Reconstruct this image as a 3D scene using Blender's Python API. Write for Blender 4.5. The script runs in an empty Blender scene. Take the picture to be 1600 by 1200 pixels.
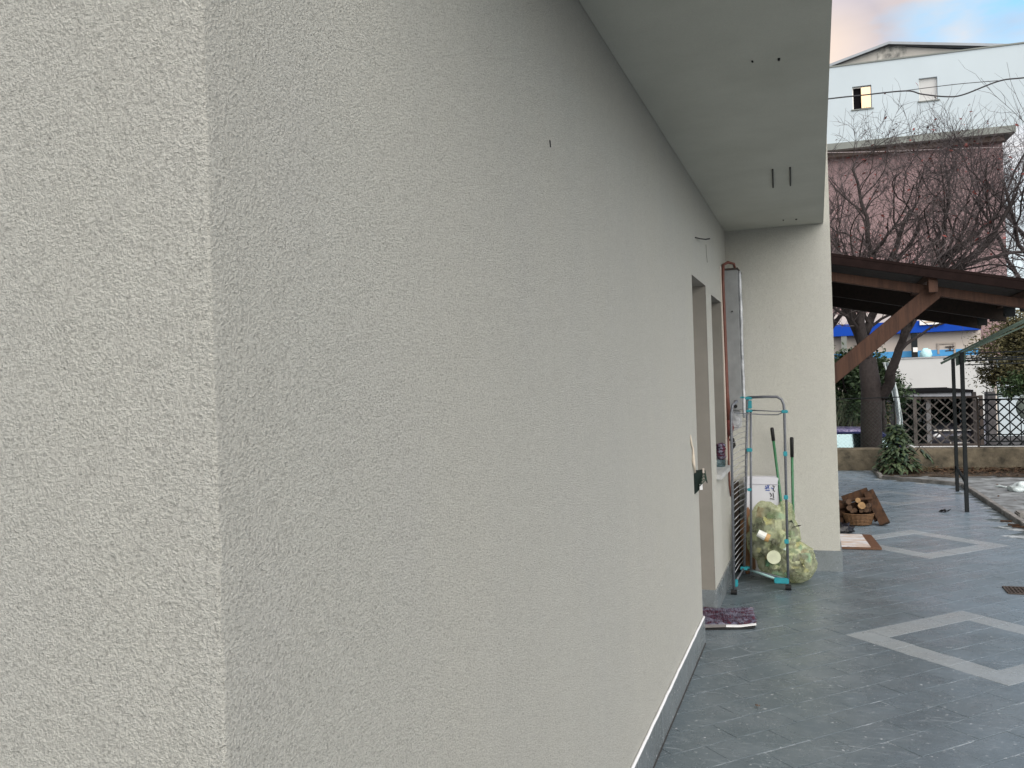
import bpy, bmesh, math, random
from mathutils import Vector, Matrix, noise
R = math.radians
scene = bpy.context.scene
col = scene.collection
random.seed(7)

# ------------------------------------------------------------------ camera
cam_d = bpy.data.cameras.new('camera'); cam = bpy.data.objects.new('camera', cam_d); col.objects.link(cam)
FPX, YAW, PITCH, ROLL, EYE = 1349.5, R(19.465), R(0.205), R(-1.838), 1.5
F_ = Vector((-math.sin(YAW)*math.cos(PITCH), math.cos(YAW)*math.cos(PITCH), math.sin(PITCH)))
R0 = Vector((math.cos(YAW), math.sin(YAW), 0)); U0 = R0.cross(F_)
R_ = R0*math.cos(ROLL)+U0*math.sin(ROLL); U_ = -R0*math.sin(ROLL)+U0*math.cos(ROLL)
M = Matrix.Identity(4)
for i in range(3):
    M[i][0] = R_[i]; M[i][1] = U_[i]; M[i][2] = -F_[i]
M[2][3] = EYE
cam.matrix_world = M
cam_d.sensor_width = 36; cam_d.lens = FPX/1600*36; cam_d.clip_start = 0.05; cam_d.clip_end = 2000
scene.camera = cam

# ------------------------------------------------------------------ world, sun, exposure
SUN_EL, SUN_AZ = R(38), R(143)          # azimuth clockwise from +Y
w = bpy.data.worlds.new('World'); scene.world = w; w.use_nodes = True
nt = w.node_tree; nt.nodes.clear()
def wn(t, **k):
    n = nt.nodes.new(t)
    for a, b in k.items(): setattr(n, a, b)
    return n
L = nt.links.new
sky = wn('ShaderNodeTexSky', sky_type='NISHITA', sun_disc=False, sun_elevation=SUN_EL, sun_rotation=SUN_AZ, dust_density=1.5)
tc = wn('ShaderNodeTexCoord'); mp = wn('ShaderNodeMapping'); mp.inputs['Scale'].default_value = (1, 1, 2.4); mp.inputs['Location'].default_value = (0.35, 0.2, 0.9)
L(tc.outputs['Generated'], mp.inputs['Vector'])
n1 = wn('ShaderNodeTexNoise'); n1.inputs['Scale'].default_value = 3.0; n1.inputs['Detail'].default_value = 7; n1.inputs['Roughness'].default_value = .52
L(mp.outputs[0], n1.inputs['Vector'])
r1 = wn('ShaderNodeValToRGB'); r1.color_ramp.elements[0].position = .42; r1.color_ramp.elements[1].position = .56
sep0 = wn('ShaderNodeSeparateXYZ'); L(tc.outputs['Generated'], sep0.inputs[0])
rz = wn('ShaderNodeMapRange'); rz.inputs['From Min'].default_value = .35; rz.inputs['From Max'].default_value = .395; rz.inputs['To Min'].default_value = -.03; rz.inputs['To Max'].default_value = .22; rz.interpolation_type = 'SMOOTHSTEP'
L(sep0.outputs['Z'], rz.inputs['Value'])
az_ = wn('ShaderNodeMath', operation='ADD'); L(n1.outputs['Fac'], az_.inputs[0]); L(rz.outputs[0], az_.inputs[1]); L(az_.outputs[0], r1.inputs[0])
n2 = wn('ShaderNodeTexNoise'); n2.inputs['Scale'].default_value = 5.5; n2.inputs['Detail'].default_value = 5
L(mp.outputs[0], n2.inputs['Vector'])
r2 = wn('ShaderNodeValToRGB')
e = r2.color_ramp.elements; e[0].position = .30; e[0].color = (3.4, 3.45, 4.4, 1); e[1].position = .66; e[1].color = (6.6, 5.7, 6.2, 1)
x = e.new(.5); x.color = (4.7, 4.6, 5.6, 1)
L(n2.outputs['Fac'], r2.inputs[0])
# warm glow of the evening: towards the horizon
sep = wn('ShaderNodeSeparateXYZ'); L(tc.outputs['Generated'], sep.inputs[0])
r3 = wn('ShaderNodeMapRange'); r3.inputs['From Min'].default_value = .41; r3.inputs['From Max'].default_value = .335; r3.interpolation_type = 'SMOOTHSTEP'
L(sep.outputs['Z'], r3.inputs['Value'])
n3 = wn('ShaderNodeTexNoise'); n3.inputs['Scale'].default_value = 4.2; n3.inputs['Detail'].default_value = 3
mp3 = wn('ShaderNodeMapping'); mp3.inputs['Location'].default_value = (3.1, 1.2, 0.4); L(tc.outputs['Generated'], mp3.inputs['Vector']); L(mp3.outputs[0], n3.inputs['Vector'])
r4 = wn('ShaderNodeMapRange'); r4.inputs['From Min'].default_value = .42; r4.inputs['From Max'].default_value = .6; L(n3.outputs['Fac'], r4.inputs['Value'])
rx_ = wn('ShaderNodeMapRange'); rx_.inputs['From Min'].default_value = .13; rx_.inputs['From Max'].default_value = .0; rx_.inputs['To Max'].default_value = .85; rx_.interpolation_type = 'SMOOTHSTEP'
L(sep.outputs['X'], rx_.inputs['Value'])
mxm = wn('ShaderNodeMath', operation='MAXIMUM'); L(r4.outputs[0], mxm.inputs[0]); L(rx_.outputs[0], mxm.inputs[1])
mu = wn('ShaderNodeMath', operation='MULTIPLY'); L(r3.outputs[0], mu.inputs[0]); L(mxm.outputs[0], mu.inputs[1])
mw = wn('ShaderNodeMix', data_type='RGBA'); L(mu.outputs[0], mw.inputs['Factor']); L(r2.outputs[0], mw.inputs['A']); mw.inputs['B'].default_value = (8.8, 7.1, 5.7, 1)
sk = wn('ShaderNodeVectorMath', operation='SCALE'); sk.inputs['Scale'].default_value = 1.3; L(sky.outputs[0], sk.inputs[0])
ad = wn('ShaderNodeVectorMath', operation='ADD'); L(sk.outputs[0], ad.inputs[0]); ad.inputs[1].default_value = (.9, 2.9, 3.9)
mc = wn('ShaderNodeMix', data_type='RGBA'); L(r1.outputs[0], mc.inputs['Factor']); L(ad.outputs[0], mc.inputs['A']); L(mw.outputs['Result'], mc.inputs['B'])
hz = wn('ShaderNodeMapRange'); hz.inputs['From Min'].default_value = .335; hz.inputs['From Max'].default_value = .25; hz.inputs['To Max'].default_value = .75; hz.interpolation_type = 'SMOOTHSTEP'
L(sep.outputs['Z'], hz.inputs['Value'])
mh = wn('ShaderNodeMix', data_type='RGBA'); L(hz.outputs[0], mh.inputs['Factor']); L(mc.outputs['Result'], mh.inputs['A']); mh.inputs['B'].default_value = (7.3, 7.5, 7.5, 1)
bg = wn('ShaderNodeBackground'); bg.inputs['Strength'].default_value = .072; L(mh.outputs['Result'], bg.inputs['Color'])
ow = wn('ShaderNodeOutputWorld'); L(bg.outputs[0], ow.inputs['Surface'])

sd = bpy.data.lights.new('sun', 'SUN'); sd.energy = 2.45; sd.angle = R(75); sd.color = (1.0, .945, .85)
so = bpy.data.objects.new('sun', sd); col.objects.link(so)
sdir = Vector((math.sin(SUN_AZ)*math.cos(SUN_EL), math.cos(SUN_AZ)*math.cos(SUN_EL), math.sin(SUN_EL)))
so.rotation_euler = sdir.to_track_quat('Z', 'Y').to_euler()
scene.view_settings.view_transform = 'Standard'; scene.view_settings.look = 'None'
scene.view_settings.exposure = 0.82; scene.view_settings.gamma = 1; scene.view_settings.use_curve_mapping = False
scene.render.engine = 'CYCLES'
scene.cycles.max_bounces = 8; scene.cycles.transparent_max_bounces = 24

# ------------------------------------------------------------------ helpers
def ray(px, py): return R_*(px-800)+U_*(600-py)+F_*FPX
def at(px, py, Y):
    d = ray(px, py); t = Y/d.y; return Vector((d.x*t, Y, EYE+d.z*t))
def fl(px, py, z=0):
    d = ray(px, py); t = (z-EYE)/d.z; return Vector((d.x*t, d.y*t, z))
def pix(p):
    q = Vector(p)-Vector((0, 0, EYE)); k = q.dot(F_)
    if k < .05: return (-9999, -9999, k)
    return (800+FPX*q.dot(R_)/k, 600-FPX*q.dot(U_)/k, k)

def srgb(r, g, b):
    f = lambda c: (c/255/12.92) if c/255 <= .04045 else ((c/255+.055)/1.055)**2.4
    return (f(r), f(g), f(b), 1)

class Mt:
    """small wrapper round a node material"""
    def __init__(s, name, rough=.7, spec=.5, metal=0):
        s.m = bpy.data.materials.new(name); s.m.use_nodes = True; s.t = s.m.node_tree
        s.b = s.t.nodes['Principled BSDF']; s.out = s.t.nodes['Material Output']
        s.b.inputs['Roughness'].default_value = rough; s.b.inputs['Specular IOR Level'].default_value = spec; s.b.inputs['Metallic'].default_value = metal
    def n(s, t, **k):
        q = s.t.nodes.new(t)
        for a, b in k.items():
            if a in q.inputs and not hasattr(q, a): q.inputs[a].default_value = b
            else:
                try: setattr(q, a, b)
                except Exception: q.inputs[a].default_value = b
        return q
    def l(s, a, b): s.t.links.new(a, b)
    def pos(s, sc=(1, 1, 1), rot=(0, 0, 0), world=True):
        g = s.n('ShaderNodeNewGeometry') if world else s.n('ShaderNodeTexCoord')
        mpn = s.n('ShaderNodeMapping'); mpn.inputs['Scale'].default_value = sc; mpn.inputs['Rotation'].default_value = rot
        s.l(g.outputs['Position'] if world else g.outputs['Object'], mpn.inputs['Vector']); return mpn.outputs[0]
    def noise(s, vec, scale, detail=3, rough=.55, dist=0):
        q = s.n('ShaderNodeTexNoise'); q.inputs['Scale'].default_value = scale; q.inputs['Detail'].default_value = detail
        q.inputs['Roughness'].default_value = rough; q.inputs['Distortion'].default_value = dist; s.l(vec, q.inputs['Vector']); return q.outputs['Fac']
    def ramp(s, fac, stops):
        q = s.n('ShaderNodeValToRGB'); el = q.color_ramp.elements
        el[0].position, el[0].color = stops[0]; el[1].position, el[1].color = stops[-1]
        for p, c in stops[1:-1]: x = el.new(p); x.color = c
        s.l(fac, q.inputs[0]); return q.outputs[0]
    def mr(s, fac, a, b, c=0, d=1):
        q = s.n('ShaderNodeMapRange'); 
        for k, v in zip(('From Min', 'From Max', 'To Min', 'To Max'), (a, b, c, d)): q.inputs[k].default_value = v
        s.l(fac, q.inputs['Value']); return q.outputs[0]
    def math(s, op, a, b):
        q = s.n('ShaderNodeMath', operation=op)
        for i, v in enumerate((a, b)):
            if isinstance(v, (int, float)): q.inputs[i].default_value = v
            else: s.l(v, q.inputs[i])
        return q.outputs[0]
    def mix(s, fac, a, b, mode='MIX'):
        q = s.n('ShaderNodeMix', data_type='RGBA', blend_type=mode)
        for k, v in (('Factor', fac), ('A', a), ('B', b)):
            if isinstance(v, (tuple, int, float)): q.inputs[k].default_value = v
            else: s.l(v, q.inputs[k])
        return q.outputs['Result']
    def color(s, c):
        if isinstance(c, tuple): s.b.inputs['Base Color'].default_value = c
        else: s.l(c, s.b.inputs['Base Color'])
    def rough(s, r): s.l(r, s.b.inputs['Roughness'])
    def bump(s, h, dist, strength=1):
        q = s.n('ShaderNodeBump'); q.inputs['Distance'].default_value = dist; q.inputs['Strength'].default_value = strength
        s.l(h, q.inputs['Height']); s.l(q.outputs[0], s.b.inputs['Normal'])

def simple(name, c, rough=.6, var=.15, scale=12, bump=.0, bscale=60, metal=0, spec=.5, c2=None):
    m = Mt(name, rough, spec, metal); v = m.pos()
    n = m.noise(v, scale, 5, .6)
    a = tuple(x*(1-var) for x in c[:3])+(1,); b = c2 or tuple(min(1, x*(1+var)) for x in c[:3])+(1,)
    m.color(m.ramp(n, [(.3, a), (.7, b)]))
    if bump: m.bump(m.noise(v, bscale, 4, .6), bump)
    return m.m

# ------------------------------------------------------------------ materials
def stucco(name, base, grain=1.12):
    m = Mt(name, .92, .2); v = m.pos()
    a = m.noise(v, 225*grain, 4, .66, .1); b = m.noise(v, 600*grain, 2, .6)
    wv = m.noise(v, 250*grain, 2, .5, .3)
    worm = m.mr(m.math('ABSOLUTE', m.math('SUBTRACT', wv, .5), 0), 0, .045, 1, 0)
    mask = m.mr(m.noise(v, 150*grain, 2), .50, .64)
    pit = m.math('MULTIPLY', worm, mask)
    h = m.math('ADD', m.math('MULTIPLY', a, 1.3), m.math('MULTIPLY', b, .45))
    h = m.math('SUBTRACT', h, m.math('MULTIPLY', pit, .45))
    m.bump(h, .0098)
    big = m.noise(m.pos((1, 1, .28)), 1.7, 4, .55)
    c = m.ramp(big, [(.3, tuple(x*y for x, y in zip(base[:3], (.975, .98, .99)))+(1,)), (.7, tuple(x*y for x, y in zip(base[:3], (1.015, 1.01, 1.0)))+(1,))])
    streak = m.mr(m.noise(m.pos((1, 1, .10)), 7, 5, .65), .48, .72, 0, .08)
    c = m.mix(streak, c, tuple(min(1, x*1.3) for x in base[:3])+(1,))
    c = m.mix(m.mr(m.noise(m.pos((1, 1, .6)), 3.1, 3, .5), .5, .7, 0, .10), c, (base[0]*.92, base[1]*.90, base[2]*1.0, 1))
    c = m.mix(m.mr(a, .37, .53, .42, 0), c, tuple(x*.5 for x in base[:3])+(1,))  # grain hollows darkened in the colour to deepen the relief's shading
    c = m.mix(m.math('MULTIPLY', pit, .42), c, tuple(x*.38 for x in base[:3])+(1,))  # shade in the pits painted into the colour on top of the bump
    c = m.mix(m.mr(b, .56, .70, 0, .55), c, (.85, .85, .82, 1))
    c = m.mix(m.mr(m.noise(m.pos(), 38, 4, .7), .35, .65, .10, 0), c, tuple(x*.55 for x in base[:3])+(1,))
    m.color(c); return m.m
M_ST = stucco('cream_stucco', (.69, .690, .63, 1))
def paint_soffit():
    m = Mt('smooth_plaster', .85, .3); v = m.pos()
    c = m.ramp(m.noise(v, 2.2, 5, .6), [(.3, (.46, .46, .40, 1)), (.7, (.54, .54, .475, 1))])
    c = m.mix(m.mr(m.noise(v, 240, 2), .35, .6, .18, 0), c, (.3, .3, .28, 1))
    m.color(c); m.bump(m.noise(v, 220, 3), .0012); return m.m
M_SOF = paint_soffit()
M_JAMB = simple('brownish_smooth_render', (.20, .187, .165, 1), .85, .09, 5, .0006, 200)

def slate(name, dark, light, wear=1.0):
    m = Mt(name, .5, .5); v = m.pos()
    g = m.n('ShaderNodeNewGeometry'); o = m.n('ShaderNodeObjectInfo')
    rnd = m.math('FRACT', m.math('ADD', g.outputs['Random Per Island'], o.outputs['Random']), 0)
    big = m.noise(v, 1.3, 5, .6)
    c = m.ramp(big, [(.3, dark), (.7, light)])
    c = m.mix(m.mr(rnd, 0, 1, 0, .30), c, tuple(x*.72 for x in dark[:3])+(1,))
    fine = m.noise(v, 210, 3, .7)
    c = m.mix(m.mr(fine, .40, .64, 0, .45), c, tuple(min(1, x*1.7) for x in light[:3])+(1,))
    # cement film and scuffs: stretched along the courses in both directions
    for rot, seed in ((R(45), 0), (R(-45), 3.3), (R(20), 7.7)):
        q = m.noise(m.pos((6, 55, 1), (0, 0, -rot)), 1.0+seed*.03, 4, .65)
        k = m.math('MULTIPLY', m.mr(q, .59, .72), m.mr(m.noise(v, 2.1+seed*.2, 3), .44, .62))
        c = m.mix(m.math('MULTIPLY', k, .70*wear), c, (.36, .40, .43, 1))
    spk = m.mr(m.noise(v, 46, 3, .5), .65, .73, 0, .75*wear)
    c = m.mix(spk, c, (.50, .53, .55, 1))
    blot = m.mr(m.noise(v, 3.4, 4, .6), .46, .72, 0, .45*wear)
    c = m.mix(blot, c, (.17, .20, .22, 1))
    if name != 'grey_stone_plinth':      # pale blue sky sheen painted into the colour at the right and far end
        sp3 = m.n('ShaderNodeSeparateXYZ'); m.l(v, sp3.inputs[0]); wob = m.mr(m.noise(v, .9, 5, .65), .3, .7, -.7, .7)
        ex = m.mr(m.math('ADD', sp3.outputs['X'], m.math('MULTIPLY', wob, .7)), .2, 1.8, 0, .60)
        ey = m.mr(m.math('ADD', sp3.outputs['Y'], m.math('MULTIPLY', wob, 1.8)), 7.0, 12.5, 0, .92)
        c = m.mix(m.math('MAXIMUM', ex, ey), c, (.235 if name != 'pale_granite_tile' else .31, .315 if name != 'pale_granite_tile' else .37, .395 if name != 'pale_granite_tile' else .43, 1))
        c = m.mix(m.math('MULTIPLY', m.mr(m.noise(m.pos((1.5, 4, 1)), 2.2, 5, .7), .50, .66, 0, .6), m.mr(sp3.outputs['Y'], 7, 13, 0, 1)), c, (.46, .52, .60, 1))  # streaky pale glare on the far floor, also painted into the colour
    m.color(c)
    m.rough(m.mr(m.noise(v, 4, 5, .65), .3, .7, .15, .44))
    m.bump(m.math('ADD', m.math('MULTIPLY', fine, .4), m.noise(v, 30, 4)), .0016)
    return m.m
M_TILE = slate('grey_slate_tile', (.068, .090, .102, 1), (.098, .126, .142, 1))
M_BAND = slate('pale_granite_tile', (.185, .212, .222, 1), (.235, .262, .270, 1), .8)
def mortar():
    m = Mt('grey_mortar', .9); v = m.pos()
    c = m.ramp(m.noise(v, 5, 4, .65), [(.40, (.065, .085, .095, 1)), (.52, (.12, .145, .16, 1)), (.62, (.42, .46, .49, 1))]); m.color(c); return m.m
M_MORT = mortar()
M_PLN = slate('grey_stone_plinth', (.10, .115, .12, 1), (.16, .18, .19, 1), 1.3)
M_WHT = simple('white_sealant', (.78, .79, .80, 1), .6, .08, 20)
M_CONC = simple('rough_concrete', (.11, .115, .115, 1), .9, .4, 5, .01, 14, c2=(.34, .37, .39, 1))
M_WALLC = simple('weathered_concrete_wall', (.09, .08, .06, 1), .95, .3, 6, .012, 22, c2=(.25, .21, .15, 1))
M_SOIL = simple('brown_soil', (.045, .032, .020, 1), .95, .4, 9, .03, 16, c2=(.12, .085, .055, 1))
M_ASPH = simple('asphalt', (.05, .05, .052, 1), .9, .2, 3, .004, 80)
def wood(name, a, b, rough=.6, sc=(30, 3, 30)):
    m = Mt(name, rough, .35); v = m.pos(sc, world=False)
    c = m.ramp(m.noise(v, 1.0, 5, .65, .5), [(.3, a), (.7, b)])
    m.color(c); m.bump(m.noise(v, 2.2, 4), .002); return m.m
M_WD = wood('brown_varnished_timber', (.032, .014, .009, 1), (.076, .035, .021, 1), .75, (30, 30, 3))
M_WDD = wood('dark_roof_timber', (.012, .008, .006, 1), (.028, .017, .012, 1), .7)
M_FAS = simple('dark_brown_flashing', (.013, .0075, .007, 1), .9, .25, 12, spec=.1)
M_LOG = wood('bark', (.018, .010, .006, 1), (.085, .042, .022, 1), .9, (25, 25, 8))
M_LOGE2 = simple('weathered_log_end', (.065, .035, .018, 1), .85, .35, 40)
M_LOGE = simple('cut_log_end', (.24, .145, .065, 1), .8, .25, 40)
M_BASK = simple('wicker', (.12, .062, .026, 1), .75, .35, 50, .004, 90)
M_BLK = simple('black_plastic', (.010, .010, .011, 1), .6, .2, spec=.3)
M_IRON = simple('dark_painted_steel', (.011, .014, .016, 1), .75, .3, 30, .001, 100, spec=.25)
M_GRN = simple('dark_green_steel', (.030, .062, .045, 1), .5, .3, 30)
M_RST = simple('rusty_iron', (.050, .038, .032, 1), .85, .35, 30, .002, 80)
M_GALV = simple('galvanised_steel', (.25, .26, .265, 1), .6, .15, 9, .0008, 40, metal=.2)
M_FOIL = simple('silver_foil', (.26, .28, .30, 1), .4, .1, 14, .006, 40, metal=.3, c2=(.62, .64, .66, 1))
M_COP = simple('red_copper_pipe', (.13, .042, .028, 1), .6, .25, 25)
M_TEAL = simple('turquoise_plastic', (.02, .25, .30, 1), .4, .12, 30)
M_RACK = simple('grey_coated_tube', (.13, .14, .16, 1), .4, .35, 110, metal=.2)
M_WIRE = simple('steel_wire', (.35, .36, .38, 1), .4, .1, metal=.5)
M_BROOM = simple('green_broom_handle', (.025, .13, .055, 1), .4, .25, 60)
M_PAPW = simple('white_card', (.58, .59, .64, 1), .7, .04, 5)
M_INKB = simple('blue_ink', (.02, .07, .35, 1), .6)
M_INKK = simple('black_ink', (.015, .015, .02, 1), .6)
M_CARD = simple('brown_cardboard', (.15, .075, .035, 1), .8, .2)
M_BLDW = simple('pale_blue_render', (.47, .54, .58, 1), .85, .035, .25)
M_SLAB = simple('grey_concrete_slab', (.20, .215, .20, 1), .9, .15, .6)
M_PINK = simple('pink_plaster', (.27, .185, .19, 1), .9, .13, .35)
M_GAB = simple('beige_gable', (.36, .34, .31, 1), .9, .13, .8)
M_ROOF = simple('grey_metal_roof', (.25, .27, .29, 1), .5, .1, 1, metal=.3)
M_CREAM = simple('cream_render', (.52, .46, .41, 1), .9, .06, .5)
M_CREAM2 = simple('white_render', (.52, .525, .52, 1), .9, .05, .5)
M_BLUE = simple('royal_blue_cladding', (.006, .055, .36, 1), .8, .1, .5, spec=.15)
M_LBL = simple('light_blue_paint', (.05, .30, .62, 1), .5, .1, .5)
M_SIGNW = simple('white_sign', (.82, .80, .76, 1), .4, .03)
M_CABLE = simple('black_cable', (.03, .03, .034, 1), .6)
M_CABLEW = simple('pale_cable', (.42, .36, .36, 1), .6)
M_BARK = simple('grey_brown_bark', (.034, .027, .027, 1), .9, .35, 22, .012, 28)
M_TWIG = simple('purplish_twig', (.048, .038, .040, 1), .85, .35, 1.5, c2=(.12, .10, .102, 1))
M_DRY = simple('dry_red_leaf', (.15, .030, .025, 1), .8, .5, 3)
M_LITT = simple('leaf_litter', (.09, .045, .025, 1), .9, .5, 30, c2=(.17, .10, .055, 1))
def leafmat(name, a, b):
    m = Mt(name, .5, .4); g = m.n('ShaderNodeNewGeometry')
    n = m.noise(m.pos(), 3.0, 3); k = m.math('ADD', m.math('MULTIPLY', g.outputs['Random Per Island'], .6), m.math('MULTIPLY', n, .4))
    m.color(m.ramp(k, [(.2, a), (.8, b)])); return m.m
M_LF1 = leafmat('deep_green_leaves', (.018, .040, .016, 1), (.06, .10, .04, 1))
M_LF2 = leafmat('olive_brown_leaves', (.040, .040, .018, 1), (.13, .115, .05, 1))
M_LF3 = leafmat('glossy_bush_leaves', (.016, .040, .028, 1), (.085, .12, .055, 1))
def glass(name, tint, alpha, rough=.05):
    m = Mt(name, rough); t = m.n('ShaderNodeBsdfTransparent'); t.inputs[0].default_value = tint
    mx = m.n('ShaderNodeMixShader'); mx.inputs[0].default_value = alpha
    m.color(tuple(x*.48 for x in tint[:3])+(1,)); m.b.inputs['Metallic'].default_value = 1
    m.l(t.outputs[0], mx.inputs[1]); m.l(m.b.outputs[0], mx.inputs[2]); m.l(mx.outputs[0], m.out.inputs['Surface']); return m.m
M_GLC = glass('car_glass', (.62, .80, .84, 1), .5)
def mirrorpane():
    m = Mt('reflecting_window_glass', .03); m.b.inputs['Metallic'].default_value = 1; m.color((.38, .27, .17, 1)); return m.m
M_PANE = mirrorpane()
M_DKGL = simple('dark_room', (.008, .007, .008, 1), .95, spec=.05)
def carpaint(name, c, frost=0.0):
    m = Mt(name, .3, .5); v = m.pos(); m.b.inputs['Coat Weight'].default_value = .5
    cc = m.ramp(m.noise(v, 3, 2), [(.3, c), (.7, tuple(x*1.2 for x in c[:3])+(1,))])
    if frost:
        cc = m.mix(m.mr(m.noise(m.pos((1, .4, .5)), 22, 5, .75), .42, .62, 0, frost), cc, (.50, .46, .62, 1))
    m.color(cc); return m.m
M_CARB = carpaint('dark_blue_car_paint', (.020, .026, .12, 1))
M_CARF = carpaint('frosted_blue_roof_paint', (.07, .06, .20, 1), .9)
M_CARG = carpaint('grey_car_paint', (.10, .10, .125, 1))
M_RUB = simple('tyre_rubber', (.02, .02, .02, 1), .8)
M_RIM = simple('wheel_rim', (.4, .4, .42, 1), .3, .1, metal=.8)
M_LAMP = simple('headlamp_glass', (.80, .82, .85, 1), .1)
M_SEAT = simple('dark_seat', (.02, .02, .022, 1), .8)
M_WSTN = simple('whitish_stone', (.66, .68, .70, 1), .8, .1, 8, .01, 20)
M_TARP = simple('white_plastic_sheet', (.62, .70, .72, 1), .4, .12, 8, .02, 10)
def bagmat():
    m = Mt('yellowish_translucent_bag', .13, .9); v = m.pos()
    m.color(m.ramp(m.noise(v, 9, 4), [(.3, (.58, .62, .42, 1)), (.7, (.78, .80, .64, 1))]))
    m.bump(m.noise(m.pos((1, 1, .5)), 24, 7, .66, 3.0), .035)
    tl = m.n('ShaderNodeBsdfTranslucent'); tl.inputs[0].default_value = (.76, .78, .56, 1)
    tr = m.n('ShaderNodeBsdfTransparent'); tr.inputs[0].default_value = (.91, .94, .74, 1)
    a = m.n('ShaderNodeMixShader'); a.inputs[0].default_value = .3; m.l(m.b.outputs[0], a.inputs[1]); m.l(tl.outputs[0], a.inputs[2])
    b = m.n('ShaderNodeMixShader'); m.l(m.mr(m.noise(v, 12, 3), .35, .65, .40, .74), b.inputs[0]); m.l(a.outputs[0], b.inputs[1]); m.l(tr.outputs[0], b.inputs[2])
    m.l(b.outputs[0], m.out.inputs['Surface']); return m.m
M_BAG = bagmat()
def matmat():
    m = Mt('purple_floral_print', .95, .1); v = m.pos((1, 2.2, 1), (0, 0, R(18)))
    c = m.ramp(m.noise(v, 6.5, 6, .70, .8), [(.28, (.02, .02, .03, 1)), (.37, (.20, .19, .27, 1)), (.42, (.03, .03, .05, 1)), (.46, (.16, .03, .045, 1)), (.49, (.035, .035, .06, 1)), (.54, (.30, .29, .37, 1)), (.60, (.06, .055, .09, 1)), (.66, (.42, .41, .47, 1)), (.74, (.26, .10, .07, 1))])
    m.color(c); m.bump(m.noise(m.pos(), 180, 3), .004); return m.m
M_MAT = matmat()

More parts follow.
